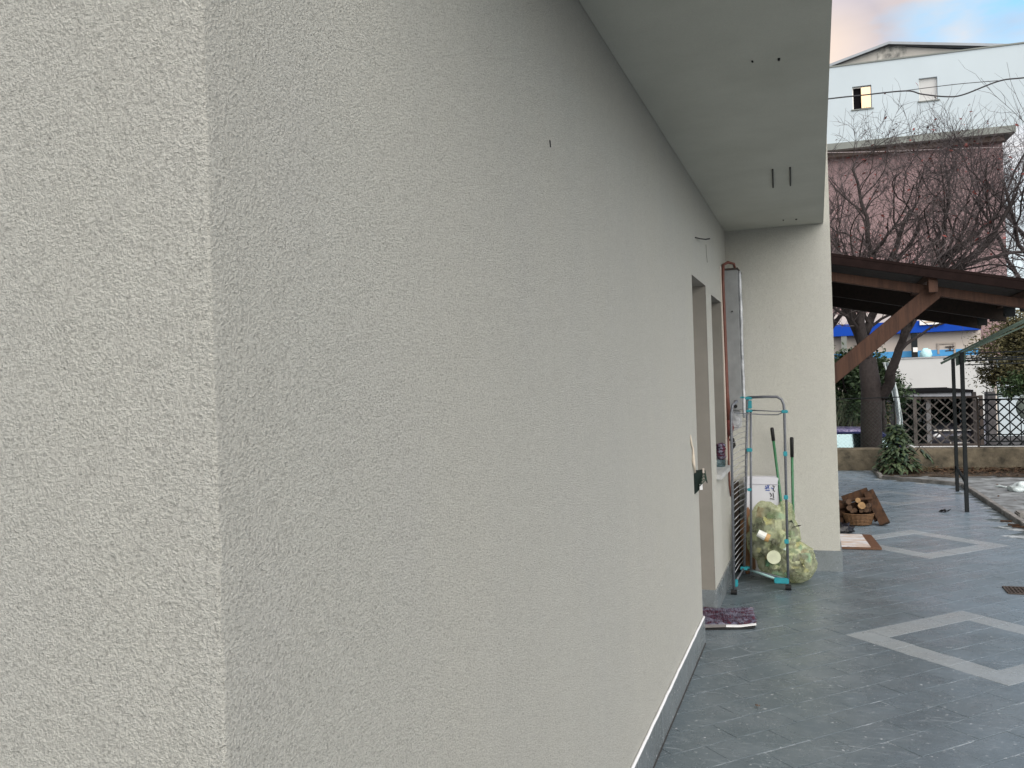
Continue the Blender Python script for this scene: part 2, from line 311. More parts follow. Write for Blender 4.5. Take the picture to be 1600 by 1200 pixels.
# ------------------------------------------------------------------ mesh building
class MB:
    def __init__(s): s.v = []; s.f = []; s.mi = []; s.cur = 0
    def add(s, vs, fs):
        o = len(s.v); s.v += [tuple(p) for p in vs]
        for f in fs: s.f.append(tuple(i+o for i in f)); s.mi.append(s.cur)
        return s
    def box(s, a, b, m=None):
        (x0, y0, z0), (x1, y1, z1) = a, b
        vs = [Vector(p) for p in ((x0, y0, z0), (x1, y0, z0), (x1, y1, z0), (x0, y1, z0), (x0, y0, z1), (x1, y0, z1), (x1, y1, z1), (x0, y1, z1))]
        if m: vs = [m @ p for p in vs]
        return s.add(vs, [(3, 2, 1, 0), (4, 5, 6, 7), (0, 1, 5, 4), (1, 2, 6, 5), (2, 3, 7, 6), (3, 0, 4, 7)])
    def beam(s, p, q, wd, ht, up=(0, 0, 1)):
        p, q = Vector(p), Vector(q); d = (q-p); ln = d.length; d.normalize()
        side = d.cross(Vector(up)).normalized(); u = side.cross(d)
        vs = []
        for b in (p, q):
            for i, j in ((-1, -1), (1, -1), (1, 1), (-1, 1)): vs.append(b+side*wd/2*i+u*ht/2*j)
        return s.add(vs, [(3, 2, 1, 0), (4, 5, 6, 7), (0, 1, 5, 4), (1, 2, 6, 5), (2, 3, 7, 6), (3, 0, 4, 7)])
    def tube(s, pts, rad, n=8, cap=True):
        pts = [Vector(p) for p in pts]; rad = rad if isinstance(rad, (list, tuple)) else [rad]*len(pts)
        o = len(s.v); prev = None
        for i, p in enumerate(pts):
            d = (pts[min(i+1, len(pts)-1)]-pts[max(i-1, 0)]).normalized()
            if prev is None: a = d.orthogonal().normalized()
            else:
                a = prev-d*prev.dot(d)
                a = a.normalized() if a.length > 1e-6 else d.orthogonal().normalized()
            prev = a; b = d.cross(a)
            for k in range(n):
                t = 2*math.pi*k/n; s.v.append(tuple(p+(a*math.cos(t)+b*math.sin(t))*rad[i]))
        for i in range(len(pts)-1):
            for k in range(n):
                k2 = (k+1) % n
                s.f.append((o+i*n+k, o+i*n+k2, o+(i+1)*n+k2, o+(i+1)*n+k)); s.mi.append(s.cur)
        if cap:
            s.f.append(tuple(o+k for k in reversed(range(n)))); s.mi.append(s.cur)
            e = o+(len(pts)-1)*n; s.f.append(tuple(e+k for k in range(n))); s.mi.append(s.cur)
        return s
    def sphere(s, c, r, nu=12, nv=8, jit=0, seed=0):
        c = Vector(c); r = Vector(r) if not isinstance(r, (int, float)) else Vector((r, r, r)); vs = []
        for i in range(nv+1):
            th = math.pi*i/nv
            for j in range(nu):
                ph = 2*math.pi*j/nu; d = Vector((math.sin(th)*math.cos(ph), math.sin(th)*math.sin(ph), math.cos(th)))
                k = 1+jit*noise.noise(d*2.1+Vector((seed, seed*.7, 0)))
                vs.append((c.x+d.x*r.x*k, c.y+d.y*r.y*k, c.z+d.z*r.z*k))
        fs = [(i*nu+j, (i+1)*nu+j, (i+1)*nu+(j+1) % nu, i*nu+(j+1) % nu) for i in range(nv) for j in range(nu)]
        return s.add(vs, fs)
    def prism(s, poly, axis, a, b):
        """poly of 2D points extruded along axis ('x','y','z') from a to b"""
        def P(p, t): return {'x': (t, p[0], p[1]), 'y': (p[0], t, p[1]), 'z': (p[0], p[1], t)}[axis]
        n = len(poly)
        return s.add([P(p, a) for p in poly]+[P(p, b) for p in poly], [tuple(range(n))[::-1], tuple(range(n, 2*n))]+[(i, (i+1) % n, n+(i+1) % n, n+i) for i in range(n)])
    def mesh(s, name, mats, smooth=False, bevel=0, clean=True):
        me = bpy.data.meshes.new(name); me.from_pydata(s.v, [], s.f)
        for mm in (mats if isinstance(mats, (list, tuple)) else [mats]): me.materials.append(mm)
        if any(s.mi): me.polygons.foreach_set('material_index', s.mi)
        if clean or bevel:
            bm = bmesh.new(); bm.from_mesh(me)
            if clean: bmesh.ops.remove_doubles(bm, verts=bm.verts, dist=1e-6); bmesh.ops.recalc_face_normals(bm, faces=bm.faces)
            if bevel: bmesh.ops.bevel(bm, geom=list(bm.edges), offset=bevel, segments=2, affect='EDGES', clamp_overlap=True)
            bm.to_mesh(me); bm.free()
        if smooth: me.polygons.foreach_set('use_smooth', [True]*len(me.polygons))
        me.update(); return me
    def build(s, name, mats, parent=None, smooth=False, bevel=0, clean=True):
        o = bpy.data.objects.new(name, s.mesh(name, mats, smooth, bevel, clean)); col.objects.link(o)
        if parent: put(o, parent)
        return o
def put(o, parent):
    o.parent = parent; o.matrix_parent_inverse = parent_matrix(parent).inverted()
def parent_matrix(p):
    m = Matrix.LocRotScale(p.location, p.rotation_euler, p.scale)
    if p.parent: m = parent_matrix(p.parent) @ p.matrix_parent_inverse @ m
    return m
def tag(o, label=None, cat=None, group=None, kind=None):
    if label: o['label'] = label
    if cat: o['category'] = cat
    if group: o['group'] = group
    if kind: o['kind'] = kind
    return o
def thing(name, loc, label, cat, group=None, rz=0):
    o = bpy.data.objects.new(name, None); o.location = loc; o.rotation_euler = (0, 0, rz); o.empty_display_size = .1; col.objects.link(o)
    return tag(o, label, cat, group)
def inst(me, name, parent=None, loc=(0, 0, 0), rot=(0, 0, 0), scale=(1, 1, 1)):
    o = bpy.data.objects.new(name, me); o.location = loc; o.rotation_euler = rot; o.scale = scale; col.objects.link(o)
    if parent: put(o, parent)
    return o

# ================================================================== SETTING
WX, CY, SOF = -.662, .832, 2.69      # house wall plane, near corner, balcony underside
PY0, PY1, PX = 7.10, 7.62, .128        # projecting wall
mb = MB(); mb.box((-400, -400, -1.4), (400, 400, -1.0))
tag(mb.build('street', M_ASPH), 'grey street lying below the terrace', kind='structure')
mb = MB(); mb.box((-6, -6, -1.2), (8, 14.9, -.055))
tag(mb.build('garden_ground', M_SOIL), 'ground under the terrace and garden', kind='structure')

# ---- terrace of slate tiles
terr = MB().box((-5, -4, -.054), (1.79, 14.78, -.0016)).build('terrace', M_MORT)
tag(terr, 'grey slate terrace paved on the diagonal with pale tile diamonds', kind='structure')
S = 1/6.
c45, s45 = math.cos(R(45)), math.sin(R(45))
U00, V00 = 3.87, 2.72
def uv2xy(u, v): return ((u-v)*c45, (u+v)*s45)
def tile_mesh(nu, nv, nm, mt):
    g = .0021; ch = .0009; a, b = nu*S/2-g, nv*S/2-g; m_ = MB()
    lv = [(a, b, -.02), (a, b, -ch), (a-ch, b-ch, 0)]
    vs = [(x*i, y*j, z) for (x, y, z) in lv for i, j in ((-1, -1), (1, -1), (1, 1), (-1, 1))]
    fs = [(8, 9, 10, 11)]
    for k in (0, 4):
        for i in range(4): fs.append((k+i, k+(i+1) % 4, k+4+(i+1) % 4, k+4+i))
    return vs, fs
occ = {}; tiles = []
def place(i, j, nu, nv, kind):
    cells = [(i+a, j+b) for a in range(nu) for b in range(nv)]
    if any(c in occ for c in cells): return False
    for c in cells: occ[c] = 1
    tiles.append((i+nu/2, j+nv/2, nu, nv, kind)); return True
for (di, dj) in ((0, 0), (13, 13), (26, 26), (-13, -13)):
    for k in (0, 2): 
        place(di+k, dj, 2, 1, 'band'); place(di+5, dj+k, 1, 2, 'band')
        place(di+4-k, dj+5, 2, 1, 'band'); place(di, dj+4-k, 1, 2, 'band')
    place(di+4, dj, 1, 1, 'band'); place(di+5, dj+4, 1, 1, 'band'); place(di+1, dj+5, 1, 1, 'band'); place(di, dj+1, 1, 1, 'band')
    for a in range(6):
        for b in range(6):
            if a in (0, 5) or b in (0, 5): place(di+a, dj+b, 1, 1, 'band')
XR = 1.76
for j in range(-60, 80):
    i0 = -70
    i = i0 + (j % 2)
    while i < 90:
        x, y = uv2xy(U00+(i+.5)*S, V00+(j+.5)*S)
        if x < -1.4 or x > XR+.3 or y < -1.5 or y > 15:
            i += 2 if (i, j) not in occ and (i+1, j) not in occ else 1
            continue
        if (i, j) in occ: i += 1; continue
        if (i+1, j) not in occ: place(i, j, 2, 1, 'slate'); i += 2
        else: place(i, j, 1, 1, 'slate'); i += 1
def inside(x, y): return (WX-.25 < x < XR-.10) and y < 14.72 and not (y > 13.4 and x > .85 - .0*y) and not (y > 12.6 and x > .82+(13.6-y)*1.0)
cand = []
for t in tiles:
    x, y = uv2xy(U00+t[0]*S, V00+t[1]*S)
    if not (-1.0 < x < XR-.07 and -1.2 < y < 14.7): continue
    if y > 12.5 and x > .80+max(0, (13.55-y))*.95-.05: continue
    if x < WX-.17 and y < 5.0: continue
    if x < WX-.17 and not (5.0 < y < 5.75): continue
    if y > PY0+.05 and x < PX-.10: continue
    px, py, k = pix((x, y, 0))
    vis = -20 < px < 1640 and py < 1230 and k > 0 and x > WX-.1
    cand.append((0 if vis else 1, k, x, y, t))
cand.sort(key=lambda c: (c[0], c[1]))
tmesh = {}; rest = {'slate': MB(), 'band': MB()}; ntile = 0
for vis, k, x, y, t in cand:
    vs, fs = tile_mesh(t[2], t[3], '', None)
    dz = random.uniform(-.0007, .0007); tx = random.uniform(-.0015, .0015)
    if vis == 0 and ntile < 295:
        key = (t[2], t[3], t[4])
        if key not in tmesh:
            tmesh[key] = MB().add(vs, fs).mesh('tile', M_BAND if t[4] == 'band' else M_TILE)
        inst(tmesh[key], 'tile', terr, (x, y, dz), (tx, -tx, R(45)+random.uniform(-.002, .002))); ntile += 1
    else:
        m4 = Matrix.Translation((x, y, dz)) @ Matrix.Rotation(R(45), 4, 'Z')
        rest[t[4]].add([m4 @ Vector(p) for p in vs], fs)
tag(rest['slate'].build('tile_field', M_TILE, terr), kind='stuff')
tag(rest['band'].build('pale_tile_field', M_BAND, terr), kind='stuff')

# ---- garden side: rough slabs, bed, kerb
mb = MB(); nx, ny = 40, 30
def bumpy(x0, x1, y0, y1, nx, ny, z, amp, sc, edge=None):
    m_ = MB(); vs = []; fs = []
    for j in range(ny+1):
        for i in range(nx+1):
            x = x0+(x1-x0)*i/nx; y = y0+(y1-y0)*j/ny
            vs.append((x, y, z+amp*noise.noise(Vector((x*sc, y*sc, 3.1)))+amp*.5*noise.noise(Vector((x*sc*3, y*sc*3, 7)))))
    for j in range(ny):
        for i in range(nx): fs.append((j*(nx+1)+i, j*(nx+1)+i+1, (j+1)*(nx+1)+i+1, (j+1)*(nx+1)+i))
    return m_.add(vs, fs)
def outside(x, y):
    if y > 13.58: return x > .83
    if y > 12.70: return x > .85+(13.55-y)*1.096
    return x > 1.80
def carve(m_):
    m_.v = [v if outside(v[0], v[1]) else (v[0], v[1], -.045) for v in m_.v]; return m_
tag(carve(bumpy(.75, 7, -4, 14.05, 130, 300, .012, .012, 1.3)).build('side_path', M_CONC, smooth=True), 'rough pale concrete path right of the terrace kerb', kind='structure')
tag(carve(bumpy(.75, 7, 13.7, 14.85, 130, 34, .018, .035, 2.2)).build('planting_bed', M_SOIL, smooth=True), 'brown soil bed at the foot of the low concrete wall', kind='structure')
kerb = thing('kerb', (1.8, 9, 0), 'thin grey kerb along the right edge of the slate terrace', 'kerb'); kerb['kind'] = 'structure'; del kerb['category']
M_KERB = simple('kerb_concrete', (.16, .155, .145, 1), .9, .35, 7, .004, 40, c2=(.33, .32, .31, 1))
def kerb_run(a, b, wd=.06, ht=.055, ln=.9):
    a, b = Vector((a[0], a[1], 0)), Vector((b[0], b[1], 0)); n = max(1, round((b-a).length/ln)); d = (b-a)/n
    for i in range(n):
        p, q = a+d*i+d.normalized()*.004, a+d*(i+1)-d.normalized()*.004
        z = ht/2-.02+random.uniform(-.003, .003)
        MB().beam((p.x, p.y, z), (q.x, q.y, z), wd, ht+.03).build('kerb_stone', M_KERB, kerb, bevel=.006)
kerb_run((.80, 14.76), (.83, 13.6)); kerb_run((.85, 13.55), (1.76, 12.72)); kerb_run((1.77, 12.68), (1.835, 9.3)); kerb_run((1.835, 9.28), (1.84, -2))

# low garden wall
lw = MB(); vs = []; NX = 120
for i in range(NX+1):
    x = -1.0+8.5*i/NX
    for (y, z) in ((14.86, -1.1), (14.80, -.05), (14.80+.012*noise.noise(Vector((x*3, 1, 0))), .12), (14.80+.02*noise.noise(Vector((x*2, 5, 0))), .325), (14.83, .345+.008*noise.noise(Vector((x*2, 9, 0)))), (15.02, .345), (15.04, -1.1)):
        vs.append((x, y, z))
fs = [(i*7+k, i*7+k+1, (i+1)*7+k+1, (i+1)*7+k) for i in range(NX) for k in range(6)]
tag(lw.add(vs, fs).build('garden_wall', M_WALLC, smooth=False), 'low weathered concrete garden wall at the end of the terrace', 'wall')

# ---- leaf litter along wall and loose leaves
def leaf_quads(pts, size, flat=0.3):
    m_ = MB()
    for p in pts:
        a = random.uniform(0, 6.28); s_ = size*random.uniform(.6, 1.4)
        d = Vector((math.cos(a), math.sin(a), random.uniform(-flat, flat))).normalized()*s_
        e_ = d.cross(Vector((random.uniform(-flat, flat), random.uniform(-flat, flat), 1))).normalized()*s_*.45
        p = Vector(p)
        m_.add([p-d, p+e_+Vector((0, 0, s_*.15)), p+d, p-e_], [(0, 1, 2), (0, 2, 3)])
    return m_
pts = [(random.uniform(1.1, 6), 14.75-abs(random.gauss(0, .42)), .03+random.uniform(0, .03)) for _ in range(2600)]
pts += [(random.uniform(1.9, 6), random.uniform(9, 13), .012) for _ in range(160)]
tag(leaf_quads(pts, .03).build('leaf_litter', M_LITT, clean=False), 'brown dry leaves scattered along the foot of the low wall', kind='stuff')
def loose(name, p, size, n, label, mt=M_LITT):
    m_ = leaf_quads([Vector(p)+Vector((random.uniform(-1, 1)*size, random.uniform(-1, 1)*size, .006+.012*random.random())) for _ in range(n)], size*.8, .8)
    tag(m_.build(name, mt, clean=False), label, 'leaf')
loose('dry_leaf', fl(1184, 1106), .012, 6, 'small curled brown leaf lying alone on the near slate tiles')
loose('leaf_clump', fl(1475, 800), .055, 10, 'dark scrap of leaves on the terrace left of the frame posts', M_BLK)

# ================================================================== HOUSE
house = thing('house', (WX, CY, 0), 'cream stucco house with balcony and a projecting wall beside the slate terrace', 'house')
D0, D1, DT = 5.03, 5.69, 2.115
W0, W1, WT, WB = 5.985, 6.62, 2.085, .865
HZ = 6.2
wall = MB(); T = .40
ys = [CY, D0, D1, W0, W1, PY0]
def wall_seg(y0, y1, z0, z1): wall.box((WX-T, y0, z0), (WX, y1, z1))
# built as one continuous shell: outer faces split round the openings, plus reveals
def quad(m_, a, b, c, d): m_.add([a, b, c, d], [(0, 1, 2, 3)])
def face(y0, y1, z0, z1): quad(wall, (WX, y0, z0), (WX, y1, z0), (WX, y1, z1), (WX, y0, z1))
face(CY+.012, D0, 0, HZ); face(D0, D1, DT, HZ); face(D1, W0, 0, HZ); face(W0, W1, WT, HZ); face(W0, W1, 0, WB); face(W1, PY0, 0, HZ)
quad(wall, (-6, CY, 0), (WX-.012, CY, 0), (WX-.012, CY, HZ), (-6, CY, HZ))
cs = MB(); vs = []; NZ = 1300
for i in range(NZ+1):
    z = 3.2*i/NZ; q = lambda k, a: .55*a*(noise.noise(Vector((k*7.3, 2.2, z*190)))+.6*noise.noise(Vector((k*3.1, 8.8, z*420))))+.0012*noise.noise(Vector((k, 1, z*14)))
    vs += [(WX-.012, CY, z), (WX-.005, CY+q(1, .0008), z), (WX-.0012+q(2, .0011), CY+.0003+q(3, .0011), z), (WX-.0003+q(4, .0011), CY+.0012+q(5, .0011), z), (WX+q(6, .0008), CY+.005, z), (WX, CY+.012, z)]
cs.add(vs, [(i*6+k, i*6+k+1, i*6+k+7, i*6+k+6) for i in range(NZ) for k in range(5)]); cs.add([(WX-.012, CY, 3.2), (WX, CY, 3.2), (WX, CY+.012, 3.2), (WX-.012, CY, HZ), (WX, CY, HZ), (WX, CY+.012, HZ)], [(0, 1, 4, 3), (1, 2, 5, 4)])
cs.build('wall_corner', M_ST, house, smooth=True)
quad(wall, (-6, CY, HZ), (WX, CY, HZ), (WX, 16, HZ), (-6, 16, HZ))
quad(wall, (-6, CY, 0), (-6, 16, 0), (-6, 16, HZ), (-6, CY, HZ))
quad(wall, (-6, 16, 0), (.03, 16, 0), (.03, 16, HZ), (-6, 16, HZ))
wall.build('wall', M_ST, house, clean=False)
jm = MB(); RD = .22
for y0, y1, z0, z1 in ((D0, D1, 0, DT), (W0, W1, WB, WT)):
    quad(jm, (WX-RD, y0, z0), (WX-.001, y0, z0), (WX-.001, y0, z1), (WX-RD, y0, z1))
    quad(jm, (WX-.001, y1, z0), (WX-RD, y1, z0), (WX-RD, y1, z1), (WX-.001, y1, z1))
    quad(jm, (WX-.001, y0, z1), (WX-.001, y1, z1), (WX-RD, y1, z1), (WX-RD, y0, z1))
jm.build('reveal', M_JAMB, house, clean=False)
MB().box((-6, PY0, 0), (PX, PY1, HZ+.003)).build('projecting_wall', M_ST, house, bevel=.004)
MB().box((-6, PY1+.002, 0), (.03, 15.9, HZ-.003)).build('rear_wall', M_ST, house)
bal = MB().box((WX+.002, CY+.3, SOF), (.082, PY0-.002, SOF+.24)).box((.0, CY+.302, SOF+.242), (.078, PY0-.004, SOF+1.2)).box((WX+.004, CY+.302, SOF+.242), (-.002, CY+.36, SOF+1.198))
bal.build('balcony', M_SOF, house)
# door and window deep in their reveals
door = MB().box((WX-RD-.05, D0, .02), (WX-RD, D1, DT)).build('door', simple('white_door_paint', (.6, .6, .58, 1), .4, .04), house)
MB().box((WX-RD+.001, D0+.08, .2), (WX-RD+.012, D1-.08, .95)).box((WX-RD+.001, D0+.08, 1.1), (WX-RD+.012, D1-.08, 1.95)).build('panel', M_WHT, door)
MB().tube([(WX-RD, D0+.05, 1.02), (WX-RD+.05, D0+.05, 1.02), (WX-RD+.05, D0+.15, 1.02)], .008).build('handle', M_GALV, door)
win = MB()
for (a, b) in (((W0, WB), (W0+.05, WT)), ((W1-.05, WB), (W1, WT)), ((W0+.051, WB), (W1-.051, WB+.06)), ((W0+.051, WT-.06), (W1-.051, WT))):
    win.box((WX-RD, a[0], a[1]), (WX-RD+.05, b[0], b[1]))
win = win.build('window', M_WHT, house)
MB().box((WX-RD+.01, W0+.052, WB+.062), (WX-RD+.02, W1-.052, WT-.062)).build('pane', M_GLC, win)
sill = MB(); sill.box((WX-RD, W0-.03, WB-.035), (WX+.035, W1+.03, WB-.002)); sill.build('sill', simple('grey_marble_sill', (.42, .43, .43, 1), .6, .12, 20), win, bevel=.003)
# plinth: stone slabs with a white sealant bead on top
PH = .147
def plinth(a, b, z1=PH, out=.012, ln=.62):
    a, b = Vector((a[0], a[1], 0)), Vector((b[0], b[1], 0)); n = max(1, round((b-a).length/ln)); d = (b-a)/n; dn = d.normalized(); nm = Vector((dn.y, -dn.x, 0))
    for i in range(n):
        p, q = a+d*i+dn*.0015, a+d*(i+1)-dn*.0015
        m_ = MB(); vs = [p, q, q+nm*out, p+nm*out]; vs = [Vector((v.x, v.y, 0)) for v in vs]+[Vector((v.x, v.y, z1)) for v in vs]
        m_.add(vs, [(3, 2, 1, 0), (4, 5, 6, 7), (0, 1, 5, 4), (1, 2, 6, 5), (2, 3, 7, 6), (3, 0, 4, 7)]).build('plinth_slab', M_PLN, house, bevel=.0015)
plinth((WX, CY+.01), (WX, D0)); 
plinth((WX, D1), (WX, W0-.001)); plinth((WX, W0), (WX, PY0-.013))
# far jamb of the doorway
MB().box((WX-RD, D1-.013, 0), (WX+.010, D1-.0005, PH)).build('plinth_slab', M_PLN, house)
m_ = MB()
for k in range(1): m_.box((WX+.013, PY0-.012, 0), (PX+.012, PY0-.0005, PH+.012))
m_.box((PX+.0005, PY0-.0004, 0), (PX+.0118, PY1, PH+.0118)); m_.build('plinth_slab', M_PLN, house)
bead = MB(); pts = []
for i in range(121):
    y = CY+(D0-CY)*i/120; pts.append((WX+.007+.0015*noise.noise(Vector((y*9, 0, 0))), y, PH+.001+.0015*noise.noise(Vector((y*7, 3, 0)))))
bead.tube(pts, .0065, 6); bead.build('sealant_bead', M_WHT, house, smooth=True)
grime = MB(); grime.tube([(WX+.013, CY+.1+(D0-CY-.12)*i/60, .001+.001*noise.noise(Vector((i*.7, 0, 0)))) for i in range(61)], .0045, 5); grime.build('floor_joint', simple('joint_grime', (.03, .03, .03, 1), .95), house)
# small marks: holes, slots, cracks
def mark(name, a, b, rad=.003, mt=M_BLK): return MB().tube([a, ((Vector(a)+Vector(b))/2+Vector((0, .0005, .0005))), b], rad, 6).build(name, mt, house, smooth=True)
def wl(px, py, off=.001):
    d = ray(px, py); t = (WX+off)/d.x; return Vector((WX+off, d.y*t, EYE+d.z*t))
def cl(px, py, off=.001):
    d = ray(px, py); t = (SOF-off-EYE)/d.z; return Vector((d.x*t, d.y*t, SOF-off))
mark('drill_hole', wl(859, 219), wl(860, 230), .0022)
mark('anchor_hole', cl(1175, 95), cl(1176, 97), .004); mark('anchor_hole', cl(1217, 91), cl(1217, 94), .005)
mark('anchor_hole', cl(1224, 343.5), cl(1224, 344), .006, M_RST); mark('anchor_hole', cl(1244, 342), cl(1244, 342.5), .008, M_RST)
for x0, y0, x1, y1 in ((1207, 264, 1208, 292), (1234.5, 261, 1235, 289)):
    a, b = cl(x0, y0, 0), cl(x1, y1, 0)
    MB().tube([a+Vector((0, 0, .02)), a+Vector((0, 0, -.004)), a.lerp(b, .5)+Vector((0, 0, -.012)), b+Vector((0, 0, -.004)), b+Vector((0, 0, .02))], .0045, 6).build('slot', M_BLK, house)
MB().tube([wl(1086, 371), wl(1094, 373, .02), wl(1102, 374, .035), wl(1109, 373, .06)], .004, 6).build('wire_stub', M_BLK, house, smooth=True)
MB().tube([wl(1103, 382), wl(1103.5, 396), wl(1105, 410)], .0025, 5).build('crack', M_JAMB, house)

# ================================================================== THINGS ON THE HOUSE WALL
# open junction box with loose wires near the door
jb = thing('junction_box', wl(1088, 745), 'open dark green wall box with loose wires at the doorway edge', 'electrical box')
p = wl(1087, 745)
a = MB(); y = p.y
# a ragged chased recess box, tilted and half out of the wall
y -= .02
a.add([(WX+.004, y-.05, .985), (WX+.004, y+.02, 1.00), (WX+.045, y+.03, 1.005), (WX+.03, y-.0, .90), (WX+.004, y-.05, .875),
       (WX-.02, y-.05, .98), (WX-.02, y+.0, .99), (WX-.02, y-.0, .90), (WX-.02, y-.05, .88)],
      [(0, 1, 2), (0, 2, 3), (0, 3, 4), (1, 6, 2), (2, 6, 7), (2, 7, 3), (3, 7, 8), (3, 8, 4), (0, 4, 8, 5), (0, 5, 6, 1)])
a.build('box_body', simple('dark_green_black_plastic', (.006, .013, .010, 1), .6, .4, 40, spec=.2), jb)
b = MB()
for k in range(5):
    q = Vector((WX+.02, y-.03+.012*k, .91+.014*k)); pts = [q, q+Vector((.03, .01*k-.01, .03)), q+Vector((.04, .03, .04-.02*k)), q+Vector((.03, .05, .07-.02*k))]
    b.tube(pts, .003, 5)
b.build('wire', simple('dark_green_wire', (.012, .035, .02, 1), .6), jb, smooth=True)
MB().tube([wl(1079, 680, .004), wl(1080.5, 693, .006), wl(1083, 702, .006), wl(1083.5, 720, .008), wl(1086, 738, .01)], [.002, .006, .005, .010, .006], 6).build('conduit', simple('cream_plaster_conduit', (.6, .53, .44, 1), .8), jb, smooth=True)
MB().box((WX+.040, y+.02, .985), (WX+.048, y+.034, 1.01)).build('terminal', M_CREAM, jb); MB().box((WX+.026, y-.02, .895), (WX+.04, y+.0, .925)).build('terminal', M_WHT, jb)

# metal duct in the corner with copper pipes
du = thing('metal_duct', (WX+.06, 6.9, 1.25), 'tall grey galvanised duct mounted in the wall corner above the drying rack', 'duct')
DX, DY0 = WX+.118, 6.74
MB().box((WX+.012, DY0, 1.27), (DX, PY0-.02, 2.335)).build('casing', M_GALV, du, bevel=.004)
MB().box((WX+.008, DY0-.006, 2.336), (DX+.004, PY0-.03, 2.35)).build('top_cap', M_RST, du)
m_ = MB()
pts = []
for i in range(28):
    z = 2.33-1.12*i/27; pts.append((DX+.012+.005*noise.noise(Vector((0, z*9, 1))), DY0+.05, z))
m_.tube(pts, [.012+.005*noise.noise(Vector((z_[2]*14, 2, 5))) for z_ in pts], 8); m_.build('foil_wrap', M_FOIL, du, smooth=True)
for z in (2.02, 1.34): MB().tube([(WX+.07, DY0-.001, z), (WX+.07, DY0-.008, z)], .006, 8).build('bolt', M_BLK, du)
MB().tube([(WX+.072, DY0-.001, 1.30), (WX+.072, DY0-.006, 1.30)], .014, 10).build('knockout', M_BLK, du)
m_ = MB().box((WX+.02, DY0+.02, 1.13), (WX+.10, DY0+.2, 1.268)); m_.build('lower_sleeve', M_FOIL, du, bevel=.01)
cp = thing('copper_pipe', (WX+.02, 6.68, .65), 'red-brown copper pipe running down the wall beside the grey duct', 'pipe')
yy = 6.68
MB().tube([(WX+.10, DY0+.08, 2.33), (WX+.09, DY0+.04, 2.385), (WX+.05, DY0-.0, 2.395), (WX+.02, yy, 2.37), (WX+.014, yy, 2.25), (WX+.016, yy, 1.9), (WX+.014, yy+.01, 1.4), (WX+.022, yy+.02, 1.2)],
          [.010, .010, .011, .012, .012, .013, .017, .019], 10).build('pipe', M_COP, cp, smooth=True)
MB().tube([(WX+.022, yy+.02, 1.20), (WX+.03, yy+.02, 1.14), (WX+.022, yy+.02, 1.08)], [.022, .030, .020], 10).build('joint', simple('dark_red_insulation', (.13, .03, .025, 1), .8, .4, 40, .004, 60), cp, smooth=True)
MB().tube([(WX+.014, yy+.02, 1.08), (WX+.012, yy+.01, .9), (WX+.012, yy+.02, .70), (WX+.018, yy+.05, .62)], [.009, .008, .008, .010], 8).build('lower_pipe', M_COP, cp, smooth=True)
MB().tube([(WX+.002, yy-.035, 2.36), (WX+.006, yy-.035, 1.6), (WX+.004, yy-.03, .9)], .006, 6).build('thin_pipe', M_CREAM, cp)
# valve / stub on the pale access plate
vp = thing('access_plate', (WX, 6.83, .95), 'small pale plate with a black tap on the wall under the grey duct', 'plate')
MB().box((WX+.001, 6.77, .72), (WX+.006, 6.96, 1.12)).build('plate', M_CREAM, vp)
MB().tube([(WX+.006, 6.80, 1.04), (WX+.04, 6.80, 1.05), (WX+.05, 6.79, 1.0), (WX+.03, 6.78, .97)], .010, 8).build('tap', M_BLK, vp, smooth=True)
# purple cloth on the window sill
cl_ = MB(); 
for k in range(5):
    cl_.sphere((WX-.03+.008*random.uniform(-1, 1), W1-.09+.02*random.uniform(-1, 1), WB+.068+.022*k), (.036, .04, .018), 10, 6, .5, k)
tag(cl_.build('cloth_bundle', M_MAT, smooth=True), 'purple patterned bundle on the window sill beside the far jamb', 'cloth')
gl_ = MB().tube([(WX-.03, W1-.09, WB-.001), (WX-.03, W1-.09, WB+.05)], .034, 16)
tag(gl_.build('glass_dish', M_GLC, smooth=False), 'pale glass dish under the purple bundle on the window sill', 'dish')

# ================================================================== DOORMAT
dm = thing('doormat', (-.55, 5.5, 0), 'purple and red floral doormat with a white edge lying at the doorway', 'doormat')
A, B, C, D = Vector((-.86, 5.24, 0)), fl(1184, 982), fl(1178, 958), Vector((-.86, 5.675, 0))
def matq(name, mt, inset, z0, z1, a0=0, a1=1, b0=0, b1=1, wav=.003):
    m_ = MB(); vs = []; N, K = 24, 12
    for lay in (0, 1):
        for j in range(K+1):
            for i in range(N+1):
                s_, t_ = a0+(a1-a0)*i/N, b0+(b1-b0)*j/K
                p = A.lerp(B, s_).lerp(D.lerp(C, s_), t_)
                z = (z1 if lay else z0)+wav*noise.noise(Vector((p.x*9, p.y*9, 1)))+(.010*max(0, s_-.8)/.2 if wav > .002 else 0)
                vs.append((p.x, p.y, z))
    n = (N+1)*(K+1); fs = []
    for j in range(K):
        for i in range(N):
            q = j*(N+1)+i; fs.append((n+q, n+q+1, n+q+N+2, n+q+N+1)); fs.append((q+N+1, q+N+2, q+1, q))
    ring = [i for i in range(N+1)]+[(j)*(N+1)+N for j in range(1, K+1)]+[K*(N+1)+i for i in range(N-1, -1, -1)]+[j*(N+1) for j in range(K-1, 0, -1)]
    for i in range(len(ring)):
        a_, b_ = ring[i], ring[(i+1) % len(ring)]; fs.append((a_, b_, n+b_, n+a_))
    return m_.add(vs, fs).build(name, mt, dm, smooth=False)
matq('rubber_backing', M_BLK, 0, .001, .008, 0, .97, -.05, .97)
matq('white_border', M_WHT, 0, .0115, .017, .62, .985, .0, .09, .004)
matq('lower_border', simple('grey_beige_border', (.20, .19, .185, 1), .9), 0, .0113, .0155, 0, .615, .0, .10, .003)
matq('grey_border', simple('grey_mat_border', (.25, .25, .26, 1), .9), 0, .011, .0155, 0, .75, .101, .16, .004)
